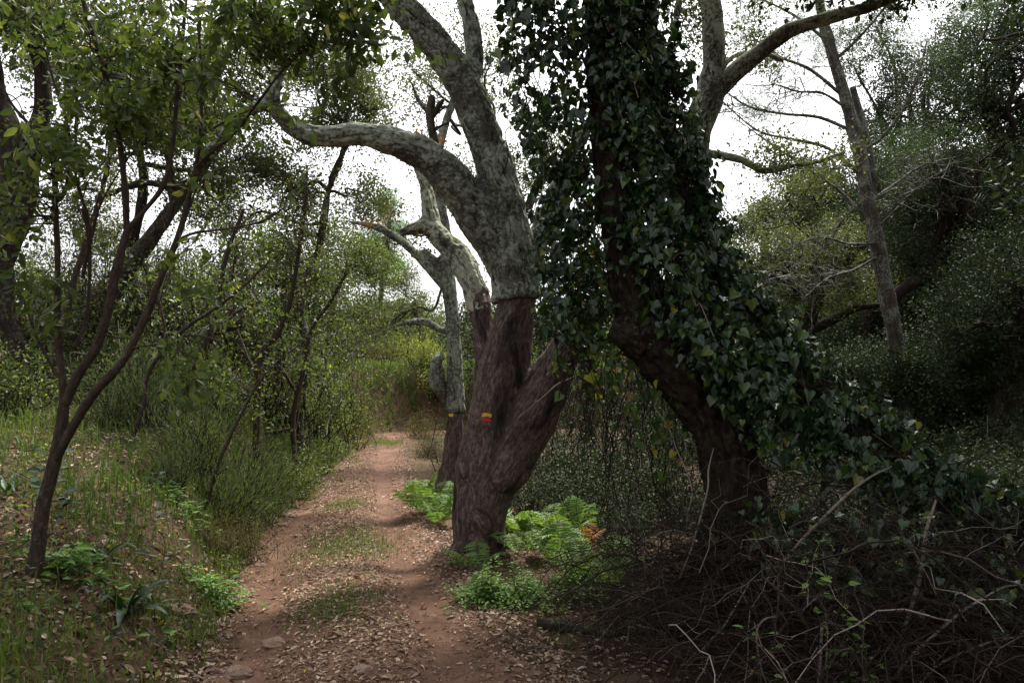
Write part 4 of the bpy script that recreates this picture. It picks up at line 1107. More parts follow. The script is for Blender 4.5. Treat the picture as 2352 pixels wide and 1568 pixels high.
# far trees standing beyond the bend and on the slope, seen as small crowns
FT = 'distant trees beyond the track'
far = [tree('oak_tree', 'distant olive tree low on the horizon beyond the track', [(900, 900, 48, 16), (902, 830, 48, 13), (906, 780, 48, 10)],
            [(900, 790, 48, 90, 50, 2.4, 3), (860, 830, 48, 60, 40, 2.0, 2), (950, 830, 48, 70, 40, 2.0, 2), (905, 870, 48, 100, 30, 2.4, 2)], 'dark_bark', 'oak_leaf', 300, 24, .4, .15, .09, group=FT),
       tree('oak_tree', 'distant olive tree low on the horizon beyond the track', [(600, 890, 40, 16), (604, 820, 40, 13), (600, 760, 40, 10)],
            [(600, 760, 40, 90, 60, 2.4, 3), (550, 810, 40, 70, 40, 2.0, 2), (660, 820, 40, 80, 40, 2.0, 2), (605, 860, 40, 110, 30, 2.4, 2)], 'dark_bark', 'fresh_leaf', 300, 24, .4, .15, .09, group=FT)]
for k, (px, Y, s) in enumerate([(740, 50, 1.2), (820, 55, 1.3), (480, 44, 1.2), (360, 40, 1.2), (240, 42, 1.3), (120, 38, 1.2), (10, 40, 1.3), (980, 52, 1.2), (1060, 46, 1.2), (1140, 50, 1.4), (1240, 44, 1.3), (1340, 48, 1.5), (1440, 44, 1.3), (1540, 48, 1.4), (680, 60, 1.5), (430, 58, 1.5), (180, 55, 1.5), (900, 64, 1.6)]):
    dup(far[k % 2], ground_at(px, Y), rng.uniform(0, 6.28), s, 'distant olive tree low on the horizon beyond the track', FT)
SL = 'far dark oaks high on the right slope'
hill = tree('oak_tree', 'dark round-crowned oak high on the wooded right slope', [(1700, 880, 36, 20), (1704, 800, 36, 17), (1700, 740, 36, 12)],
            [(1700, 720, 36, 110, 70, 2.4, 3), (1640, 780, 36, 80, 50, 2.0, 2), (1770, 780, 36, 80, 50, 2.0, 2), (1700, 830, 36, 120, 40, 2.4, 2)], 'dark_bark', 'dark_leaf', 420, 24, .42, .15, .09, group=SL)
for px, Y, s in [(1800, 40, 1.1), (1880, 34, 1.0), (1950, 42, 1.2), (2010, 34, 1.0), (2090, 40, 1.2), (2150, 32, 1.1), (2230, 38, 1.2), (2300, 30, 1.1), (2330, 42, 1.3), (2200, 48, 1.4), (2050, 52, 1.4), (1900, 54, 1.4), (2260, 24, 1.0), (2340, 22, 1.0), (2080, 27, .9), (2400, 30, 1.2), (1620, 44, 1.2)]:
    dup(hill, ground_at(px, Y), rng.uniform(0, 6.28), s, 'dark round-crowned oak high on the wooded right slope', SL)

# ================================================================== shrubs
def shrub_mesh(kind):
    st, lm = MB(), MB()
    if kind == 'broom':
        for _ in range(90):
            a = np.array([rng.normal(0, .1), rng.normal(0, .1), -.05])
            d = unit(np.array([rng.normal(0, .5), rng.normal(0, .5), 1.0]))
            e = a + d * rng.uniform(.5, 1.05)
            p = jitter_path(a, e, .005, .0018, 5, .05)
            tube(st, p, 3, rng.random(), None, False)
            n = 26
            t = rng.uniform(.25, 1, n)[:, None]
            P = a + (e - a) * t + rng.normal(size=(n, 3)) * .05
            leaves(lm, P, unit(d + rdir(n) * .7), rdir(n), .07 * rng.uniform(.6, 1.3, n), .007, OUT_QUAD, .1)
    elif kind == 'heath':
        for _ in range(80):
            a = np.array([rng.normal(0, .2), rng.normal(0, .2), -.05])
            e = a + unit(np.array([rng.normal(0, .6), rng.normal(0, .6), .8])) * rng.uniform(.35, .8)
            tube(st, jitter_path(a, e, .005, .0015, 4, .1), 3, rng.random(), None, False)
            n = 30
            P = a + (e - a) * rng.uniform(.3, 1.05, n)[:, None] + rng.normal(size=(n, 3)) * .06
            leaves(lm, P, rdir(n, .5), rdir(n), .045 * rng.uniform(.6, 1.4, n), .008, OUT_QUAD, .1)
    elif kind == 'bush':
        for _ in range(46):
            a = np.array([rng.normal(0, .12), rng.normal(0, .12), -.05])
            e = a + unit(np.array([rng.normal(0, .6), rng.normal(0, .6), .8])) * rng.uniform(.4, .95)
            p = catmull(jitter_path(a, e, .009, .003, 4, .12), 2.0)
            tube(st, p, 4, rng.random(), None, False)
            for k in range(3):
                c = p[rng.integers(len(p) // 2, len(p)), :3] + rng.normal(size=3) * .09
                n = 22
                leaves(lm, c + rng.normal(size=(n, 3)) * .075, rdir(n), rdir(n, .9), .045 * rng.uniform(.6, 1.3, n), .026 * rng.uniform(.7, 1.2, n), OUT_QUAD, .25)
    elif kind == 'thicket':
        for _ in range(60):
            a = np.array([rng.normal(0, .45), rng.normal(0, .35), -.08])
            e = a + np.array([rng.normal(0, .5), rng.normal(0, .45), rng.uniform(.7, 2.3)])
            p = catmull(jitter_path(a, e, rng.uniform(.005, .012), .0025, 5, .1), 2.5)
            tube(st, p, 4, rng.random(), None, False)
            for k in range(4):
                b0 = p[rng.integers(len(p) // 4, len(p)), :3]
                c = b0 + rng.normal(size=3) * np.array([.3, .3, .25])
                tube(st, jitter_path(b0, c, .004, .0015, 3, .12), 3, rng.random(), None, False)
                n = 11
                leaves(lm, c + rng.normal(size=(n, 3)) * .1, rdir(n, -.2), rdir(n, .8), .05 * rng.uniform(.6, 1.3, n), .026 * rng.uniform(.7, 1.2, n), OUT_QUAD, .25)
    return st, lm

SHRUB = {}
def shrub(kind, leafmat, name, label, px, Y, scale, group, cat='shrub', z=None):
    key = (kind, leafmat, rng.integers(2))
    x = at(px, 900, Y)[0]
    loc = (x, Y, h1(x, Y) if z is None else z)
    rz = rng.uniform(0, 6.28)
    if key in SHRUB:
        return dup(SHRUB[key], loc, rz, scale, label, group, (rng.normal(0, .07), rng.normal(0, .07)))
    st, lm = shrub_mesh(kind)
    r = thing(name, label, cat, (0, 0, 0), group)
    st.build('stems', M['dry_twig'], r)
    lm.build('foliage', M[leafmat], r)
    r.location = loc; r.rotation_euler = (0, 0, rz); r.scale = (scale,) * 3
    SHRUB[key] = r
    return r

GB, GT, GU, GH = 'broom bushes on the left bank', 'thicket shrubs of the left bank', 'undergrowth bushes on the right', 'brownish heath on the banks'
for px, Y, s, w in [(345, 9.3, 1.25, 'tallest green broom at the foot of the crooked sapling'), (455, 8.6, 1.15, 'feathery broom in the middle of the left bank'), (520, 8.3, 1.0, 'grey-green broom leaning toward the track edge'),
                    (560, 9.6, 1.05, 'broom just above the narrow track edge on the left'), (600, 10.6, .95, 'small broom before the dark overhang of the bank'), (400, 7.6, .6, 'low broom behind the strap-leaved plant'),
                    (700, 15.5, .9, 'green broom at the far left edge of the track'), (760, 21, 1.1, 'distant broom on the track side by the bend'), (255, 8.8, .8, 'broom between the saplings on the left'),
                    (735, 18, .8, 'rounded broom overhanging the rut further up'), (905, 39, 1.6, 'broom tuft on the bank beyond the bend')]:
    shrub('broom', 'broom_leaf', 'broom_shrub', w, px, Y, s, GB)
for px, Y, s, w in [(795, 24, 1.5, 'brown heath mound left of the bend'), (825, 30, 1.7, 'pale heath on the sunny bank by the bend'), (560, 8.0, .7, 'dry brownish heath hanging over the left rut'), (495, 7.4, .6, 'low dry heath at the left track edge'),
                    (870, 38, 2.0, 'straw-coloured heath on the bank behind the bend'), (955, 40, 1.8, 'heath on the bank at the end of the track'), (690, 13.2, .8, 'dark heath on the cut bank'), (970, 30, 1.6, 'greenish heath right of the bend'), (985, 22, 1.0, 'heath beside the slimmer oak')]:
    shrub('heath', 'heath_leaf', 'heath_shrub', w, px, Y, s, GH)
for px, Y, s, w in [(655, 12.2, 1.0, 'dark leafy bush on the cut bank'), (620, 11.2, .8, 'dark bush overhanging the eroded bank'), (500, 11.5, 1.1, 'green bush behind the brooms'), (740, 17.0, .9, 'bush on the bank edge near the far saplings'), (230, 11.0, 1.1, 'bush behind the nearest sapling'), (20, 9.0, 1.0, 'bush at the left frame edge'), (672, 13.0, .7, 'small bush hanging over the left rut halfway up'), (690, 14.6, .9, 'bush at the top of the cut bank'), (612, 10.2, .55, 'little bush at the toe of the cut bank'), (760, 20.0, .9, 'bush at the track edge before the bend'), (565, 9.0, .5, 'low bush between brooms at the track edge')]:
    shrub('bush', 'fresh_leaf', 'leafy_bush', w, px, Y, s, 'leafy bushes on the left bank')
for px, Y, s, w in [(975, 37, 1.8, 'yellow-green bush over the track bend'), (1000, 36, 1.7, 'small yellowish bush right of the bend'), (905, 41, 2.0, 'yellow-leaved bush behind the bend')]:
    shrub('bush', 'yellow_leaf', 'yellow_bush', w, px, Y, s, 'yellow-leaved bushes by the bend')
for px, Y, s, w in [(60, 12.5, 1.2, 'at the foot of the left oak'), (180, 13.5, 1.2, 'beside the leaning oak'), (280, 11.5, 1.1, 'behind the forked sapling'), (370, 12.5, 1.2, 'above the brooms'), (450, 14, 1.2, 'near the snapped stump'), (540, 13, 1.1, 'in the middle of the left bank'),
                    (620, 15, 1.2, 'around the kinked sapling'), (700, 18, 1.3, 'beyond the curved sapling'), (770, 23, 1.4, 'near the pale distant tree'), (330, 17, 1.5, 'far back under the leaning oak'), (130, 18, 1.5, 'far back at the left'), (500, 19, 1.5, 'far back in the left wood'), (640, 21, 1.5, 'back on the bank crest'), (770, 34, 2.0, 'on the bank by the bend')]:
    shrub('thicket', 'fresh_leaf', 'thicket_shrub', 'tall twiggy thicket shrub ' + w, px, Y, s, GT)
for px, Y, s, w in [(1260, 15, 1.1, 'behind the right fork of the stripped oak'), (1520, 13, 1.1, 'behind the arch trunk'), (1150, 18, 1.2, 'between the two stripped oaks'), (1380, 17, 1.5, 'far under the arch')]:
    shrub('thicket', 'dark_leaf', 'undergrowth_shrub', 'dark twiggy shrub ' + w, px, Y, s, GU)
for px, Y, s, w in [(1210, 11.5, .8, 'low dark bush behind the ferns'), (1330, 10.5, .9, 'dark bush below the arch'), (1390, 11.5, 1.3, 'taller bush seen through the arch opening'), (1480, 11.0, 1.2, 'bush behind the right side of the arch'), (1290, 12.5, 1.4, 'leafy bush behind the right fork of the stripped oak'), (1440, 9.6, .8, 'dark bush left of the leaning trunk foot'), (2230, 10, 1.1, 'shaded bush right of the vine slope'), (2330, 8.5, 1.0, 'shaded bush at the right edge'), (2120, 12, 1.2, 'bush at the foot of the slim pine'),
                    (1980, 13, 1.2, 'dark bush behind the vine slope'), (2280, 13, 1.3, 'dark bush on the right slope'), (2180, 15.5, 1.5, 'bush up the slope behind the pine'), (2330, 11.5, 1.3, 'bush under the shaded oak'), (1900, 15, 1.3, 'bush under the mossy limbs'), (2050, 17, 1.5, 'bush below the twisted oak'), (2300, 17, 1.7, 'bush high on the right slope'), (2200, 8.0, .7, 'low bush right of the vine tip'), (1850, 7.6, 1.0, 'dark bush behind the foot of the leaning oak'), (1990, 7.8, 1.1, 'dark bush under the vine slope'), (2110, 7.4, 1.0, 'dark bush under the tip of the vine slope'), (2340, 6.8, .7, 'low shaded bush in the lower right corner')]:
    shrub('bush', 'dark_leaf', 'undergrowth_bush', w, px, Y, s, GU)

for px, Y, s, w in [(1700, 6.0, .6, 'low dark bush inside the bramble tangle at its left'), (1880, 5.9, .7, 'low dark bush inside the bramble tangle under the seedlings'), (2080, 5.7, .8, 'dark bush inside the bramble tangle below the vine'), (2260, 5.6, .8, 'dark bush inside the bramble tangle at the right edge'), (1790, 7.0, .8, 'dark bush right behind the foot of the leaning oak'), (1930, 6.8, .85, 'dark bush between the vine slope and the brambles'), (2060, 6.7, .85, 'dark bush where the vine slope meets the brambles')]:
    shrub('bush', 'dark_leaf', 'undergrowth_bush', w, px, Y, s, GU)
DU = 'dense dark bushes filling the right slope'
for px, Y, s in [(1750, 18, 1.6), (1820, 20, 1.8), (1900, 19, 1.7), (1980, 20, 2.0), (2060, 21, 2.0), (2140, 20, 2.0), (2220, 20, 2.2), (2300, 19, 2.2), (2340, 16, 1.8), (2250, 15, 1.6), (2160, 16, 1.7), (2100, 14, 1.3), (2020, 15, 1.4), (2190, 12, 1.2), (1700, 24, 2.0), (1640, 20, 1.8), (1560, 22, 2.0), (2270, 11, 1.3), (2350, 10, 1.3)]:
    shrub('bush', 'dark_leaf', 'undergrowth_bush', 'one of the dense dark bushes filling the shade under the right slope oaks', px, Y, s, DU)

# ================================================================== ferns
def frond(lm, st, base, az, L, tilt, mat_r=None):
    n = 15
    t = np.linspace(0, 1, n)
    out = np.array([math.cos(az), math.sin(az), 0])
    p = base + out * (L * (t * math.cos(tilt)))[:, None] + np.array([0, 0, 1.0]) * (L * (math.sin(tilt) * t - 0.26 * t ** 2.6))[:, None]
    tube(st, np.column_stack([p, np.linspace(.005, .0015, n)]), 4, .5, None, False)
    T = unit(np.gradient(p, axis=0)); S = unit(np.cross(T, [0, 0, 1.0])); Nn = np.cross(S, T)
    for i in range(3, n):
        tt = t[i]
        pl = L * .34 * (math.sin(math.pi * min(1, (1.06 - tt) * 1.02)) ** .8) * (1.15 - tt * .35)
        for sg in (-1, 1):
            ax = unit(S[i] * sg + T[i] * .45 + rng.normal(size=3) * .07 - np.array([0, 0, .18]))
            c1 = np.clip(rng.normal(.5, .22), 0, 1)
            leaves(lm, p[i][None], ax[None], (Nn[i] + rng.normal(size=3) * .18)[None], pl, min(L / n * .82, pl * .3), OUT_LONG, .12, .22, np.array([c1]))
            for f_ in (.3, .5, .7):                               # toothed edge lobes
                for s2 in (-1, 1):
                    A = unit(np.cross(ax, Nn[i]) * s2 + ax * .9)
                    leaves(lm, (p[i] + ax * pl * f_)[None], A[None], Nn[i][None], L / n * .62 * (1.2 - f_), L / n * .3, OUT_QUAD, .1, .1, np.array([c1]))
FERN = {}
def fern(label, px, Y, scale, n=7, mat='fern_leaf', kind=0, rz=None, arch=.9):
    x = at(px, 900, Y)[0]
    loc = (x, Y, h1(x, Y))
    rz = rng.uniform(0, 6.28) if rz is None else rz
    G_ = 'bracken ferns by the stripped oak'
    key = (mat, kind)
    if key in FERN:
        return dup(FERN[key], loc, rz, scale, label, G_, (rng.normal(0, .1), rng.normal(0, .1)))
    lm, st = MB(), MB()
    for k in range(n):
        frond(lm, st, np.array([rng.normal(0, .04), rng.normal(0, .04), -.02]), 6.283 * k / n + rng.normal(0, .25), rng.uniform(.75, 1.25), rng.uniform(.85, 1.45) * arch)
    r = thing('fern', label, 'fern', (0, 0, 0), G_)
    st.build('stalks', M['twig'], r)
    lm.build('fronds', M[mat], r)
    r.location = loc; r.rotation_euler = (0, 0, rz); r.scale = (scale,) * 3
    FERN[key] = r
    return r
for px, Y, s, k, w in [(985, 11.0, .7, 0, 'tall fern at the right rut before the slimmer oak'), (1005, 10.4, .6, 1, 'fern at the left foot of the stripped oak'), (968, 12.4, .62, 1, 'fern furthest up the right track edge'),
                       (1100, 7.9, .55, 2, 'small bright fern in front of the stripped trunk'), (1200, 8.6, .5, 0, 'fern right of the trunk foot'), (1275, 8.3, .54, 1, 'light-green fern in the middle of the fern patch'), (1360, 8.4, .5, 0, 'fern under the arch opening'),
                       (1430, 8.0, .5, 1, 'fern at the right end of the fern patch'), (1300, 9.3, .7, 1, 'fern at the back of the fern patch'), (1390, 7.2, .45, 0, 'low fern near the brambles'), (1240, 9.6, .6, 0, 'half hidden fern behind the trunk'), (1330, 7.6, .5, 1, 'fern leaning to the front of the patch'), (1180, 9.4, .55, 1, 'fern tight behind the trunk foot')]:
    fern(w, px, Y, s, 3 if k == 2 else 6, 'fern_leaf', k, 5.6 if k == 2 else None, .62 if k == 2 else .85)
fern('dead brown fern at the back of the fern patch', 1325, 8.9, .5, 6, 'dead_fern', 0)

# ================================================================== small plants
def herb(label, px, Y, r, n, mat='herb_leaf', h=.16, size=.05, name='herb_clump'):
    x = at(px, 900, Y)[0]
    z = h1(x, Y)
    root = thing(name, label, 'plant', (x, Y, z))
    st, lm = MB(), MB()
    for _ in range(n):
        a, rr = rng.uniform(0, 6.28), r * abs(rng.normal(0, .62))
        b = np.array([x + rr * math.cos(a), Y + rr * math.sin(a) * .8, 0]); b[2] = h1(b[0], b[1])
        e = b + np.array([rng.normal(0, .04), rng.normal(0, .04), h * np.exp(rng.normal(0, .4)) * (1.2 - .75 * rr / r)])
        tube(st, jitter_path(b, e, .0025, .001, 3, .08), 3, .5, None, False)
        m = 9
        az = rng.uniform(0, 6.28, m)
        A = np.column_stack([np.cos(az), np.sin(az), rng.normal(.05, .25, m)])
        leaves(lm, e + A * .02 + rng.normal(size=(m, 3)) * .015, A, np.array([0, 0, 1.0]) + rng.normal(size=(m, 3)) * .3, size * np.exp(rng.normal(-.2, .4, m)), size * .42, OUT_OVAL, .15, .2)
    st.build('stalks', M['grass'], root)['kind'] = 'stuff'
    lm.build('leaves', M[mat], root)
    return root
herb('bright green low herb clump on the right edge of the track', 1120, 6.6, .3, 190, h=.12, size=.042)
herb('second bright herb clump right of the first, before the ferns', 1205, 6.7, .3, 120, h=.11, size=.042)
herb('low herbs under the ferns by the brambles', 1310, 6.9, .4, 90, h=.14)
herb('small herbs at the foot of the stripped trunk', 1085, 7.9, .25, 30, h=.07, size=.035)
herb('pale rosette herbs on the leaf litter of the left bank', 440, 7.4, .35, 36, h=.09, size=.06)
herb('serrated green weeds in the lower left corner', 190, 4.9, .45, 40, 'herb_leaf', .09, .07)
herb('weeds at the left track edge', 520, 6.4, .35, 50, 'herb_leaf', .1, .055)

def strap(label, px, Y, n, L, W):
    x = at(px, 900, Y)[0]; z = h1(x, Y)
    root = thing('strap_leaved_plant', label, 'plant', (x, Y, z))
    for k in range(n):
        lm = MB()
        az, tl = 6.283 * k / n + rng.normal(0, .3), rng.uniform(.5, 1.25)
        LL = L * rng.uniform(.7, 1.15); m = 12
        t = np.linspace(0, 1, m)
        out = np.array([math.cos(az), math.sin(az), 0])
        p = np.array([x, Y, z - .02]) + out * (LL * t * math.cos(tl))[:, None] + np.array([0, 0, 1.0]) * (LL * (math.sin(tl) * t - .55 * t ** 2.4))[:, None]
        T = unit(np.gradient(p, axis=0)); S = np.cross(T, [0, 0, 1.0]); S = unit(S); Nn = np.cross(S, T)
        w = W * np.array([.5, .7, .85, .95, 1, 1, .97, .9, .78, .6, .36, .03])
        V = np.stack([p - S * w[:, None] * .5 + Nn * w[:, None] * .18, p, p + S * w[:, None] * .5 + Nn * w[:, None] * .18], 1).reshape(-1, 3)
        i = np.arange(m - 1) * 3
        lm.add(V, [np.stack([i, i + 1, i + 4, i + 3], -1), np.stack([i + 1, i + 2, i + 5, i + 4], -1)], rng.random())
        lm.build('leaf', M['strap_leaf'], root, smooth=True)
strap('dark glossy strap-leaved plant arching on the left bank', 305, 4.95, 11, .5, .06)
strap('upright strap-leaved plant behind the arching one', 245, 5.35, 7, .38, .042)
strap('narrow strap-leaved plant at the left frame edge', 25, 6.3, 7, .5, .04)

def seedling(label, px, py0, py1, Y, n, L, W, mat='herb_leaf', lean=0.0):
    a, b = at(px, py0, Y), at(px + lean, py1, Y)
    z = h1(a[0], Y); a[2] = z - .02
    root = thing('seedling', label, 'plant', (a[0], Y, z))
    st, lm = MB(), MB()
    p = catmull(jitter_path(a, b, .004, .0015, 5, .05), 3)
    tube(st, p, 5, .5, None, True)
    idx = np.linspace(len(p) * .25, len(p) - 1, n).astype(int)
    m = 5
    P = np.repeat(p[idx, :3], m, 0)
    az = rng.uniform(0, 6.28, n * m)
    A = np.column_stack([np.cos(az), np.sin(az) - .2, rng.normal(.25, .3, n * m)])
    off = rng.uniform(.01, .12, n * m)[:, None]
    leaves(lm, P + unit(A) * off, A, np.array([0, -.35, 1.0]) + rng.normal(size=(n * m, 3)) * .3, L * rng.uniform(.6, 1.15, n * m), W * rng.uniform(.8, 1.1, n * m), OUT_OVAL, .15, .25)
    for q, e in zip(P, P + unit(A) * off): tube(st, np.array([[*q, .0015], [*e, .001]]), 3, .5, None, False)
    st.build('stem', M['grass'], root)
    lm.build('leaves', M[mat], root)
seedling('tall light-green seedling among the dark brambles', 1890, 1560, 1245, 4.6, 8, .06, .03, lean=-8)
seedling('shorter pale seedling right of the tall one in the brambles', 1935, 1540, 1350, 4.5, 4, .07, .034)
seedling('low seedling at the lower left of the bramble thicket', 1745, 1560, 1455, 4.5, 4, .055, .03)
seedling('low seedling at the bottom right among the canes', 1990, 1600, 1480, 4.4, 3, .055, .03)
seedling('wide-leaved seedling before the nearest sapling trunk', 118, 1330, 1040, 5.4, 5, .1, .05, 'strap_leaf')
seedling('thin seedling with grey leaves right of the nearest sapling', 360, 1300, 1100, 5.6, 3, .08, .035, 'strap_leaf')

# ================================================================== logs, stones, canes
def log(label, pts, name='fallen_log', disp=.015, mat='rough_bark', cat='log'):
    lp = limb(pts)
    for r in lp: r[2] = h1(r[0], r[1]) + r[3] * .6
    root = thing(name, label, cat, tuple(lp[0, :3]))
    mb = MB()
    tube(mb, catmull(lp, .4), 14, .5, d_cork(disp), True, 2.0)
    mb.build('trunk', M[mat], root, smooth=True, bark=True)
log('short thick rotten log in the leaf litter right of the track', [(1235, 1425, 6.0, 30), (1270, 1435, 5.95, 32), (1320, 1440, 5.9, 30), (1370, 1450, 5.85, 26), (1430, 1460, 5.8, 20)], mat='dark_bark')
log('thin forked stick lying on the left bank', [(265, 1150, 8.2, 7), (340, 1125, 8.3, 6), (420, 1110, 8.4, 4)], 'fallen_branch', .002, 'cane', 'branch')
log('long grey stick on the slope in the lower left', [(330, 1480, 5.0, 6), (420, 1500, 4.9, 6), (500, 1530, 4.8, 5)], 'fallen_branch', .002, 'cane', 'branch')

def stone(label, px, Y, r):
    x = at(px, 900, Y)[0]; z = h1(x, Y)
    n, m = 16, 10
    th = np.linspace(0, 2 * math.pi, n, endpoint=False); ph = np.linspace(.05, math.pi - .05, m)
    d = np.stack([np.sin(ph)[:, None] * np.cos(th), np.sin(ph)[:, None] * np.sin(th), np.repeat(np.cos(ph)[:, None], n, 1)], -1)
    sd_ = rng.random(3) * 50
    rad = r * (1 + .45 * fbm(d * 1.3 + sd_, 3) + .12 * noise(d * 5 + sd_))
    v = d * rad[..., None] * np.array([1.25, 1.0, .6])
    mb = MB()
    i = np.arange(m - 1)[:, None] * n; j = np.arange(n)[None]; k = (j + 1) % n
    mb.add(v.reshape(-1, 3) + [x, Y, z + r * .15], [np.stack([i + j, i + n + j, i + n + k, i + k], -1).reshape(-1, 4), np.arange(n)[None, ::-1], (np.arange(n) + (m - 1) * n)[None]])
    o = mb.build('stone', M['stone'], None, smooth=False)
    tag(o, label, 'stone', 'stones along the track')
for w, px, Y, r in [('dark stone in the middle of the track bottom', 842, 4.95, .05), ('flat reddish stone on the left rut edge', 640, 5.6, .07), ('reddish stone half buried in the left bank', 425, 5.6, .1), ('small stone fallen from the cut bank', 690, 9.7, .05), ('angular red stone at the foot of the cut bank', 655, 10.4, .07),
                    ('tiny stone by the right rut', 1000, 6.3, .03), ('brown stone under the left verge', 605, 8.0, .06), ('stone in the eroded bank corner', 668, 11.2, .08), ('flat stone at the left track edge', 560, 5.0, .08), ('pinkish stone on the track centre', 905, 5.9, .035)]:
    stone(w, px, Y, r)

def cane(label, pts, name='dead_cane'):
    lp = limb(pts)
    root = thing(name, label, 'dead stem', tuple(lp[0, :3]), 'pale dead canes among the brambles')
    mb = MB()
    pr = catmull(lp, 2.0)
    pr[:, :3] += .012 * np.stack([noise(pr[:, :3] * 4 + 7.7 * d) for d in range(3)], -1)
    tube(mb, pr, 6, .5)
    mb.build('stem', M['cane'], root, smooth=True, bark=True)
for w, p in [('long pale cane arching from the bottom up to the right', [(2030, 1580, 4.6, 6), (2110, 1490, 4.6, 6), (2200, 1410, 4.7, 6), (2290, 1355, 4.8, 5), (2352, 1340, 4.9, 3)]),
             ('grey cane arching lower along the bottom right', [(2090, 1590, 4.5, 6), (2170, 1520, 4.6, 6), (2270, 1475, 4.7, 6), (2360, 1455, 4.8, 5)]),
             ('straight pale broken stick standing at the bottom', [(1880, 1590, 4.4, 8), (1884, 1520, 4.4, 7), (1887, 1440, 4.4, 6)]),
             ('thin cane leaning across the vines', [(1800, 1290, 5.2, 7), (1900, 1180, 5.3, 7), (1990, 1100, 5.4, 6), (2050, 1072, 5.4, 3)]),
             ('twisted grey cane bundle hanging below the vine tip', [(2040, 1560, 4.9, 9), (2075, 1440, 4.9, 9), (2110, 1320, 5.0, 10), (2125, 1230, 5.0, 8), (2150, 1150, 5.1, 5)]),
             ('hooked pale twig left of the seedlings', [(1770, 1600, 4.5, 3), (1745, 1520, 4.5, 4), (1740, 1450, 4.5, 4), (1760, 1420, 4.5, 4), (1790, 1415, 4.5, 2)]),
             ('curved light cane left of the leaning trunk foot', [(1560, 1330, 5.6, 4), (1590, 1250, 5.6, 4), (1625, 1130, 5.7, 4), (1628, 1080, 5.8, 4), (1640, 1030, 5.9, 2)]),
             ('slanting brown stick across the brambles', [(1610, 1500, 4.9, 5), (1670, 1420, 4.9, 5), (1720, 1340, 5.0, 3)]),
             ('thin pale tendril stretched from the fork of the stripped oak', [(1190, 960, 8.35, 4), (1230, 925, 8.2, 4), (1290, 880, 7.9, 4), (1370, 850, 7.5, 4), (1440, 845, 7.0, 3)])]:
    cane(w, p)
# the yellow dot on the slimmer oak
_cells = MB()
a_ = np.linspace(0, 2 * math.pi, 14, endpoint=False)
V = []
for r_ in (0.0, .5, 1.0):
    for a in a_:
        d = at(1036 + 6 * r_ * math.cos(a), 952 + 6 * r_ * math.sin(a) * .8, 20.0) - CAM; d /= np.linalg.norm(d)
        hit = bvh2.ray_cast(Vector(CAM), Vector(d))
        V.append((np.array(hit[0]) if hit[0] is not None else CAM + d * (Yb - .2)) - d * .007)
i = np.arange(14); k = (i + 1) % 14
_cells.add(np.array(V), np.vstack([np.stack([i + 14 * r, i + 14 * r + 14, k + 14 * r + 14, k + 14 * r], -1) for r in (0, 1)]))
o = _cells.build('painted_dot', M['yellow_paint'], t2, smooth=True)
o['label'] = 'small faded yellow paint dot'

# ================================================================== stuff nobody could count
def scatter(n, x0, x1, y0, y1, power=1.0):
    x = rng.uniform(x0, x1, n); y = y0 + (y1 - y0) * rng.random(n) ** power
    return x, y

def fallen(n, dens, L, x0, x1, y0, y1, power=1.6):
    x, y = scatter(n, x0, x1, y0, y1, power)
    s = path_s(x, y)
    keep = rng.random(n) < dens(x, y, s)
    x, y, s = x[keep], y[keep], s[keep]
    return x, y, s, H(x, y, s=s)

def along(n, dens, t0, t1, s0, s1, power=1.4):
    tt = t0 + (t1 - t0) * rng.random(n) ** power
    s = rng.uniform(s0, s1, n)
    nxv, nyv = -np.interp(tt, _t, CLT[:, 1]), np.interp(tt, _t, CLT[:, 0])
    x = np.interp(tt, _t, CL[:, 0]) + nxv * s; y = np.interp(tt, _t, CL[:, 1]) + nyv * s
    keep = rng.random(n) < dens(x, y, s)
    x, y, s = x[keep], y[keep], s[keep]
    return x, y, s, H(x, y, s=s)

lm = MB()
def d_path(x, y, s):
    ruts = np.exp(-((s - .72) / .23) ** 2) * .95 + np.exp(-((s + .52) / .24) ** 2) * .97 + np.clip((y - 12) / 26, 0, .5)
    return np.where(np.abs(s) < 1.25, np.clip(1 - ruts, .05, 1) * (.55 + .9 * np.clip(fbm(xyz(x * 1.3, y * .9), 3) + .35, 0, 1)), 0)
x, y, s, z = along(120000, d_path, 11, 50, -1.25, 1.25, 2.1)
def add_litter(x, y, z, Lm, lift=.012):
    n = len(x)
    az = rng.uniform(0, 6.28, n)
    A = np.column_stack([np.cos(az), np.sin(az), rng.normal(0, .18, n)])
    N = np.array([0, 0, 1.0]) + rng.normal(size=(n, 3)) * .32
    Ls = Lm * np.exp(rng.normal(-.1, .38, n))
    leaves(lm, np.column_stack([x, y, z + lift + .006 * rng.random(n)]), A, N, Ls, Ls * rng.uniform(.38, .6, n), OUT_OVAL, .3, .25 * rng.choice([-1, 1]))
add_litter(x, y, z, .031, .018)
def d_right(x, y, s):
    return np.where(s < -1.0, np.exp(-np.maximum(0, -s - 1.6) / 1.3) * (.4 + np.clip(fbm(xyz(x * 1.5, y * 1.5, 4.), 3) + .3, 0, 1)), 0)
x, y, s, z = fallen(26000, d_right, .04, -1.5, 6, 3, 13, 1.5)
add_litter(x, y, z, .046)
def d_left(x, y, s):
    return np.where(s > .95, .25 + .9 * np.clip(fbm(xyz(x * 1.2, y * 1.2, 8.), 3) + .1, 0, 1), 0)
x, y, s, z = fallen(70000, d_left, .04, -8, -1, 3, 16, 1.6)
add_litter(x, y, z, .045)
o = lm.build('leaf_litter', M['litter']); tag(o, 'dry pale brown leaves strewn over the track and its verges', kind='stuff')

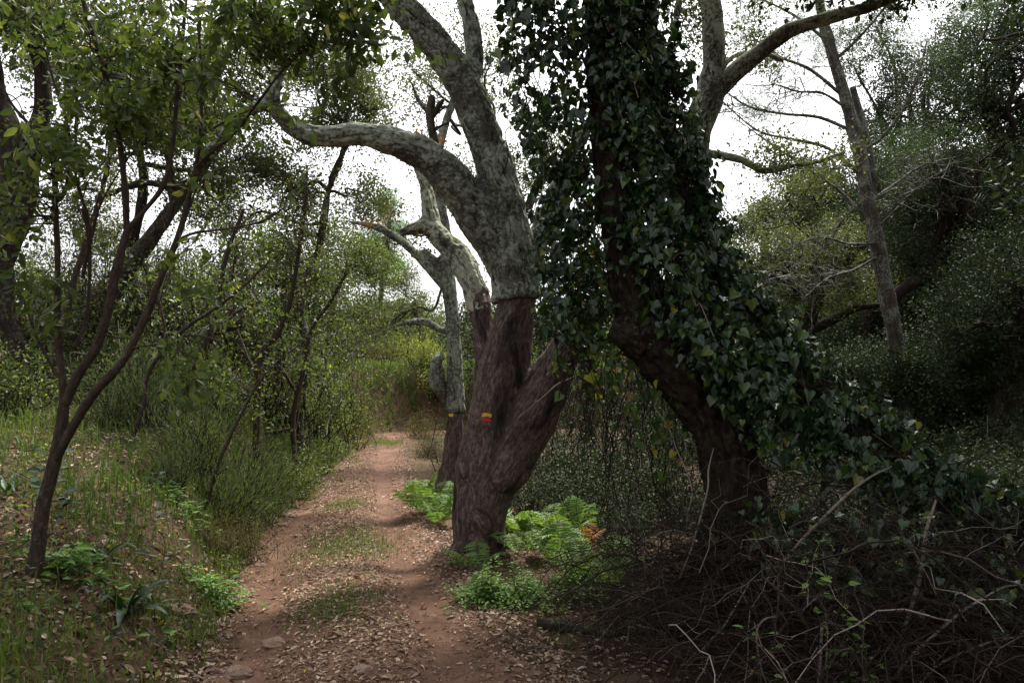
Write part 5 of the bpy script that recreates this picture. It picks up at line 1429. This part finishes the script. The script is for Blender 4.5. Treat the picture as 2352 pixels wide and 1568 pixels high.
gm = MB()
def blades(x, y, z, h, w):
    n = len(x)
    az = rng.uniform(0, 6.28, n)
    b = np.column_stack([x, y, z - .01])
    d = np.column_stack([np.cos(az), np.sin(az), np.zeros(n)]); sd2 = np.column_stack([-np.sin(az), np.cos(az), np.zeros(n)])
    hh = h * rng.uniform(.4, 1.3, n); bend = rng.uniform(.1, .7, n)
    w = w * rng.uniform(.6, 1.3, n)
    up = np.array([0, 0, 1.0])
    m_ = b + d * (hh * bend * .25)[:, None] + up * (hh * .6)[:, None]
    t_ = b + d * (hh * bend)[:, None] + up * (hh * (1.02 - .35 * bend))[:, None]
    V = np.stack([b - sd2 * w[:, None], b + sd2 * w[:, None], m_ + sd2 * (w * .7)[:, None], m_ - sd2 * (w * .7)[:, None], t_], 1).reshape(-1, 3)
    i = np.arange(n)[:, None] * 5
    cl = .5 + .5 * np.clip(fbm(xyz(x * .8, y * .8, 2.), 2) * 1.6, -1, 1)
    gm.add(V, [i + np.array([[0, 1, 2, 3]]), i + np.array([[3, 2, 4]])], np.repeat(np.clip(.55 * rng.random(n) + .45 * cl, 0, 1), 5))
def d_gl(x, y, s):
    e = np.exp(-((s - 1.3) / .5) ** 2)
    return e * np.clip(.45 + 1.5 * fbm(xyz(x * 1.1, y * .9, 1.), 2), .08, 1) * sstep(.93, 1.1, s + .12 * noise(xyz(x * 3, y * 3, 4.)))
def d_gl2(x, y, s):
    return np.clip(1.8 * fbm(xyz(x * .9, y * .9, 6.), 3) + .22, 0, 1) * (1 - .55 * sstep(2.4, 4.0, s))
x, y, s, z = along(210000, d_gl, 10, 52, .95, 2.6, 1.3); blades(x, y, z, .13 + .004 * y, .003 + .00022 * y)
x, y, s, z = along(110000, d_gl2, 10, 44, 1.6, 7, 1.5); blades(x, y, z, .22 + .004 * y, .0035 + .00025 * y)
x, y, s, z = along(45000, lambda x, y, s: np.clip(.5 + fbm(xyz(x * .7, y * .7, 2.), 2), 0, 1), 38, 54, .95, 6, 1.0); blades(x, y, z, .34, .012)
def d_gm(x, y, s):
    sp = 0
    for cx_, cy_, r_ in ((at(800, 900, 8.9)[0], 8.9, .42), (at(785, 900, 6.4)[0], 6.4, .24), (at(880, 900, 27)[0], 27, .7), (at(800, 900, 12)[0], 12, .25)):
        sp = sp + np.exp(-(((x - cx_) / r_) ** 2 + ((y - cy_) / (r_ * 2.2)) ** 2))
    return np.clip(sp, 0, 1) * (np.abs(s) < .9)
x, y, s, z = fallen(420000, d_gm, 0, -6, 0.3, 4.5, 32, 1.3); blades(x, y, z + .012, .06, .0034)
def d_gr(x, y, s):
    return np.where(s < -1.2, np.exp(-((s + 2.3) / 1.2) ** 2) * .5, 0)
x, y, s, z = fallen(40000, d_gr, 0, -4, 4, 5.5, 34, 1.3); blades(x, y, z, .17, .0035)
o = gm.build('grass', M['grass']); tag(o, 'short green grass along the verges and between the ruts', kind='stuff')

um = MB()
def d_cov(x, y, s):
    return np.where(s > 1.05, .4 + 1.2 * np.clip(fbm(xyz(x * .7, y * .7, 3.), 3), -.3, .6), 0)
def cover(x, y, z, hmax, L):
    n = len(x)
    zz = z + hmax * rng.random(n) ** 1.5
    A = rdir(n, .1); N = rdir(n, 1.2)
    k = rng.uniform(.6, 1.3, n)
    leaves(um, np.column_stack([x, y, zz]), A, N, L * k, L * .5 * k, OUT_QUAD, .2)
x, y, s, z = along(130000, d_cov, 9, 48, 1.1, 7, 1.6); cover(x, y, z, .18, .045)
o = um.build('bank_plants', M['fresh_leaf']); tag(o, 'low mixed green plants covering the left bank', kind='stuff')
um = MB()
def d_covr(x, y, s):
    return np.where(s < -1.7, .35 + .9 * np.clip(fbm(xyz(x * .7, y * .7, 5.), 3) + .2, 0, 1), 0) * np.clip((y - 6.5) / 2.5, 0.1, 1)
x, y, s, z = fallen(110000, d_covr, 0, -3, 16, 6, 32, 1.2); cover(x, y, z, .35, .055)
x, y = scatter(120000, 5, 40, 8, 62, 1.0); cover(x, y, H(x, y), .9, .17)
x, y = scatter(40000, 1.8, 9, 6.6, 13, 1.0)
k = path_s(x, y) < -4.2; x, y = x[k], y[k]; cover(x, y, H(x, y), .45, .06)
x, y = scatter(60000, -30, 14, 36, 75, 1.0); cover(x, y, H(x, y), .5, .17)
o = um.build('ground_cover', M['dark_leaf']); tag(o, 'low dark leafy ground cover under the trees and up the right slope', kind='stuff')

bm_ = MB()
def bramble(n, cxp, Y, sx, sy, hgt, L, r):
    for _ in range(n):
        px_ = rng.normal(cxp, sx); yy = rng.normal(Y, sy)
        x_ = at(px_, 900, yy)[0]
        if path_s([x_], [yy])[0] > -1.5: continue
        z_ = h1(x_, yy)
        a = np.array([x_, yy, z_ + rng.random() * hgt * .8])
        az = rng.uniform(0, 6.28); el = rng.uniform(-.3, 1.0); LL = L * rng.uniform(.5, 1.5)
        d = np.array([math.cos(az) * math.cos(el), math.sin(az) * math.cos(el), math.sin(el)])
        t = np.linspace(0, 1, 8)[:, None]
        p = a + d * LL * t + np.array([0, 0, -.6 * LL]) * t ** 2 + np.cumsum(rng.normal(size=(8, 3)) * .028, 0)
        p[:, 2] = np.maximum(p[:, 2], z_ + .01)
        rr = r * math.exp(rng.normal(-.1, .45)); rn = rng.random()
        tube(bm_, np.column_stack([p, np.linspace(1, .5, 8) * rr]), 4, rn, None, False)
        for _k in range(2):
            q = p[rng.integers(2, 8)]
            e = q + unit(d + rng.normal(size=3) * .9) * LL * rng.uniform(.15, .45)
            tube(bm_, jitter_path(q, e, rr * .6, rr * .3, 3, .12), 3, rn, None, False)
bramble(700, 1760, 5.5, 180, .5, 1.0, .8, .0028)
bramble(850, 2060, 5.3, 190, .5, 1.15, .9, .0028)
bramble(500, 2000, 6.2, 220, .4, 1.5, .9, .003)
bramble(500, 1950, 4.7, 230, .25, .6, .7, .003)
bramble(450, 1690, 6.0, 75, .25, 1.0, .7, .0026)
bramble(420, 1560, 6.0, 80, .5, .6, .6, .0026)
bramble(260, 2250, 5.4, 120, .6, .8, .9, .004)
bramble(330, 1430, 6.6, 120, .6, .55, .45, .0022)
o = bm_.build('dry_brambles', M['dry_twig']); tag(o, 'tangle of dry brown bramble stems in the lower right', kind='stuff')
tm = MB()
for _ in range(900):
    x_ = rng.uniform(-8, -1.6); y_ = rng.uniform(4, 14)
    if path_s([x_], [y_])[0] < 1.0: continue
    a = np.array([x_, y_, h1(x_, y_) + .02]); az = rng.uniform(0, 6.28); LL = rng.uniform(.2, .8)
    e = a + np.array([math.cos(az), math.sin(az), rng.uniform(0, .7)]) * LL
    tube(tm, jitter_path(a, e, rng.uniform(.002, .004), .0012, 5, .1), 3, rng.random(), None, False)
o = tm.build('dry_twigs', M['dry_twig']); tag(o, 'thin dry twigs scattered through the left bank', kind='stuff')
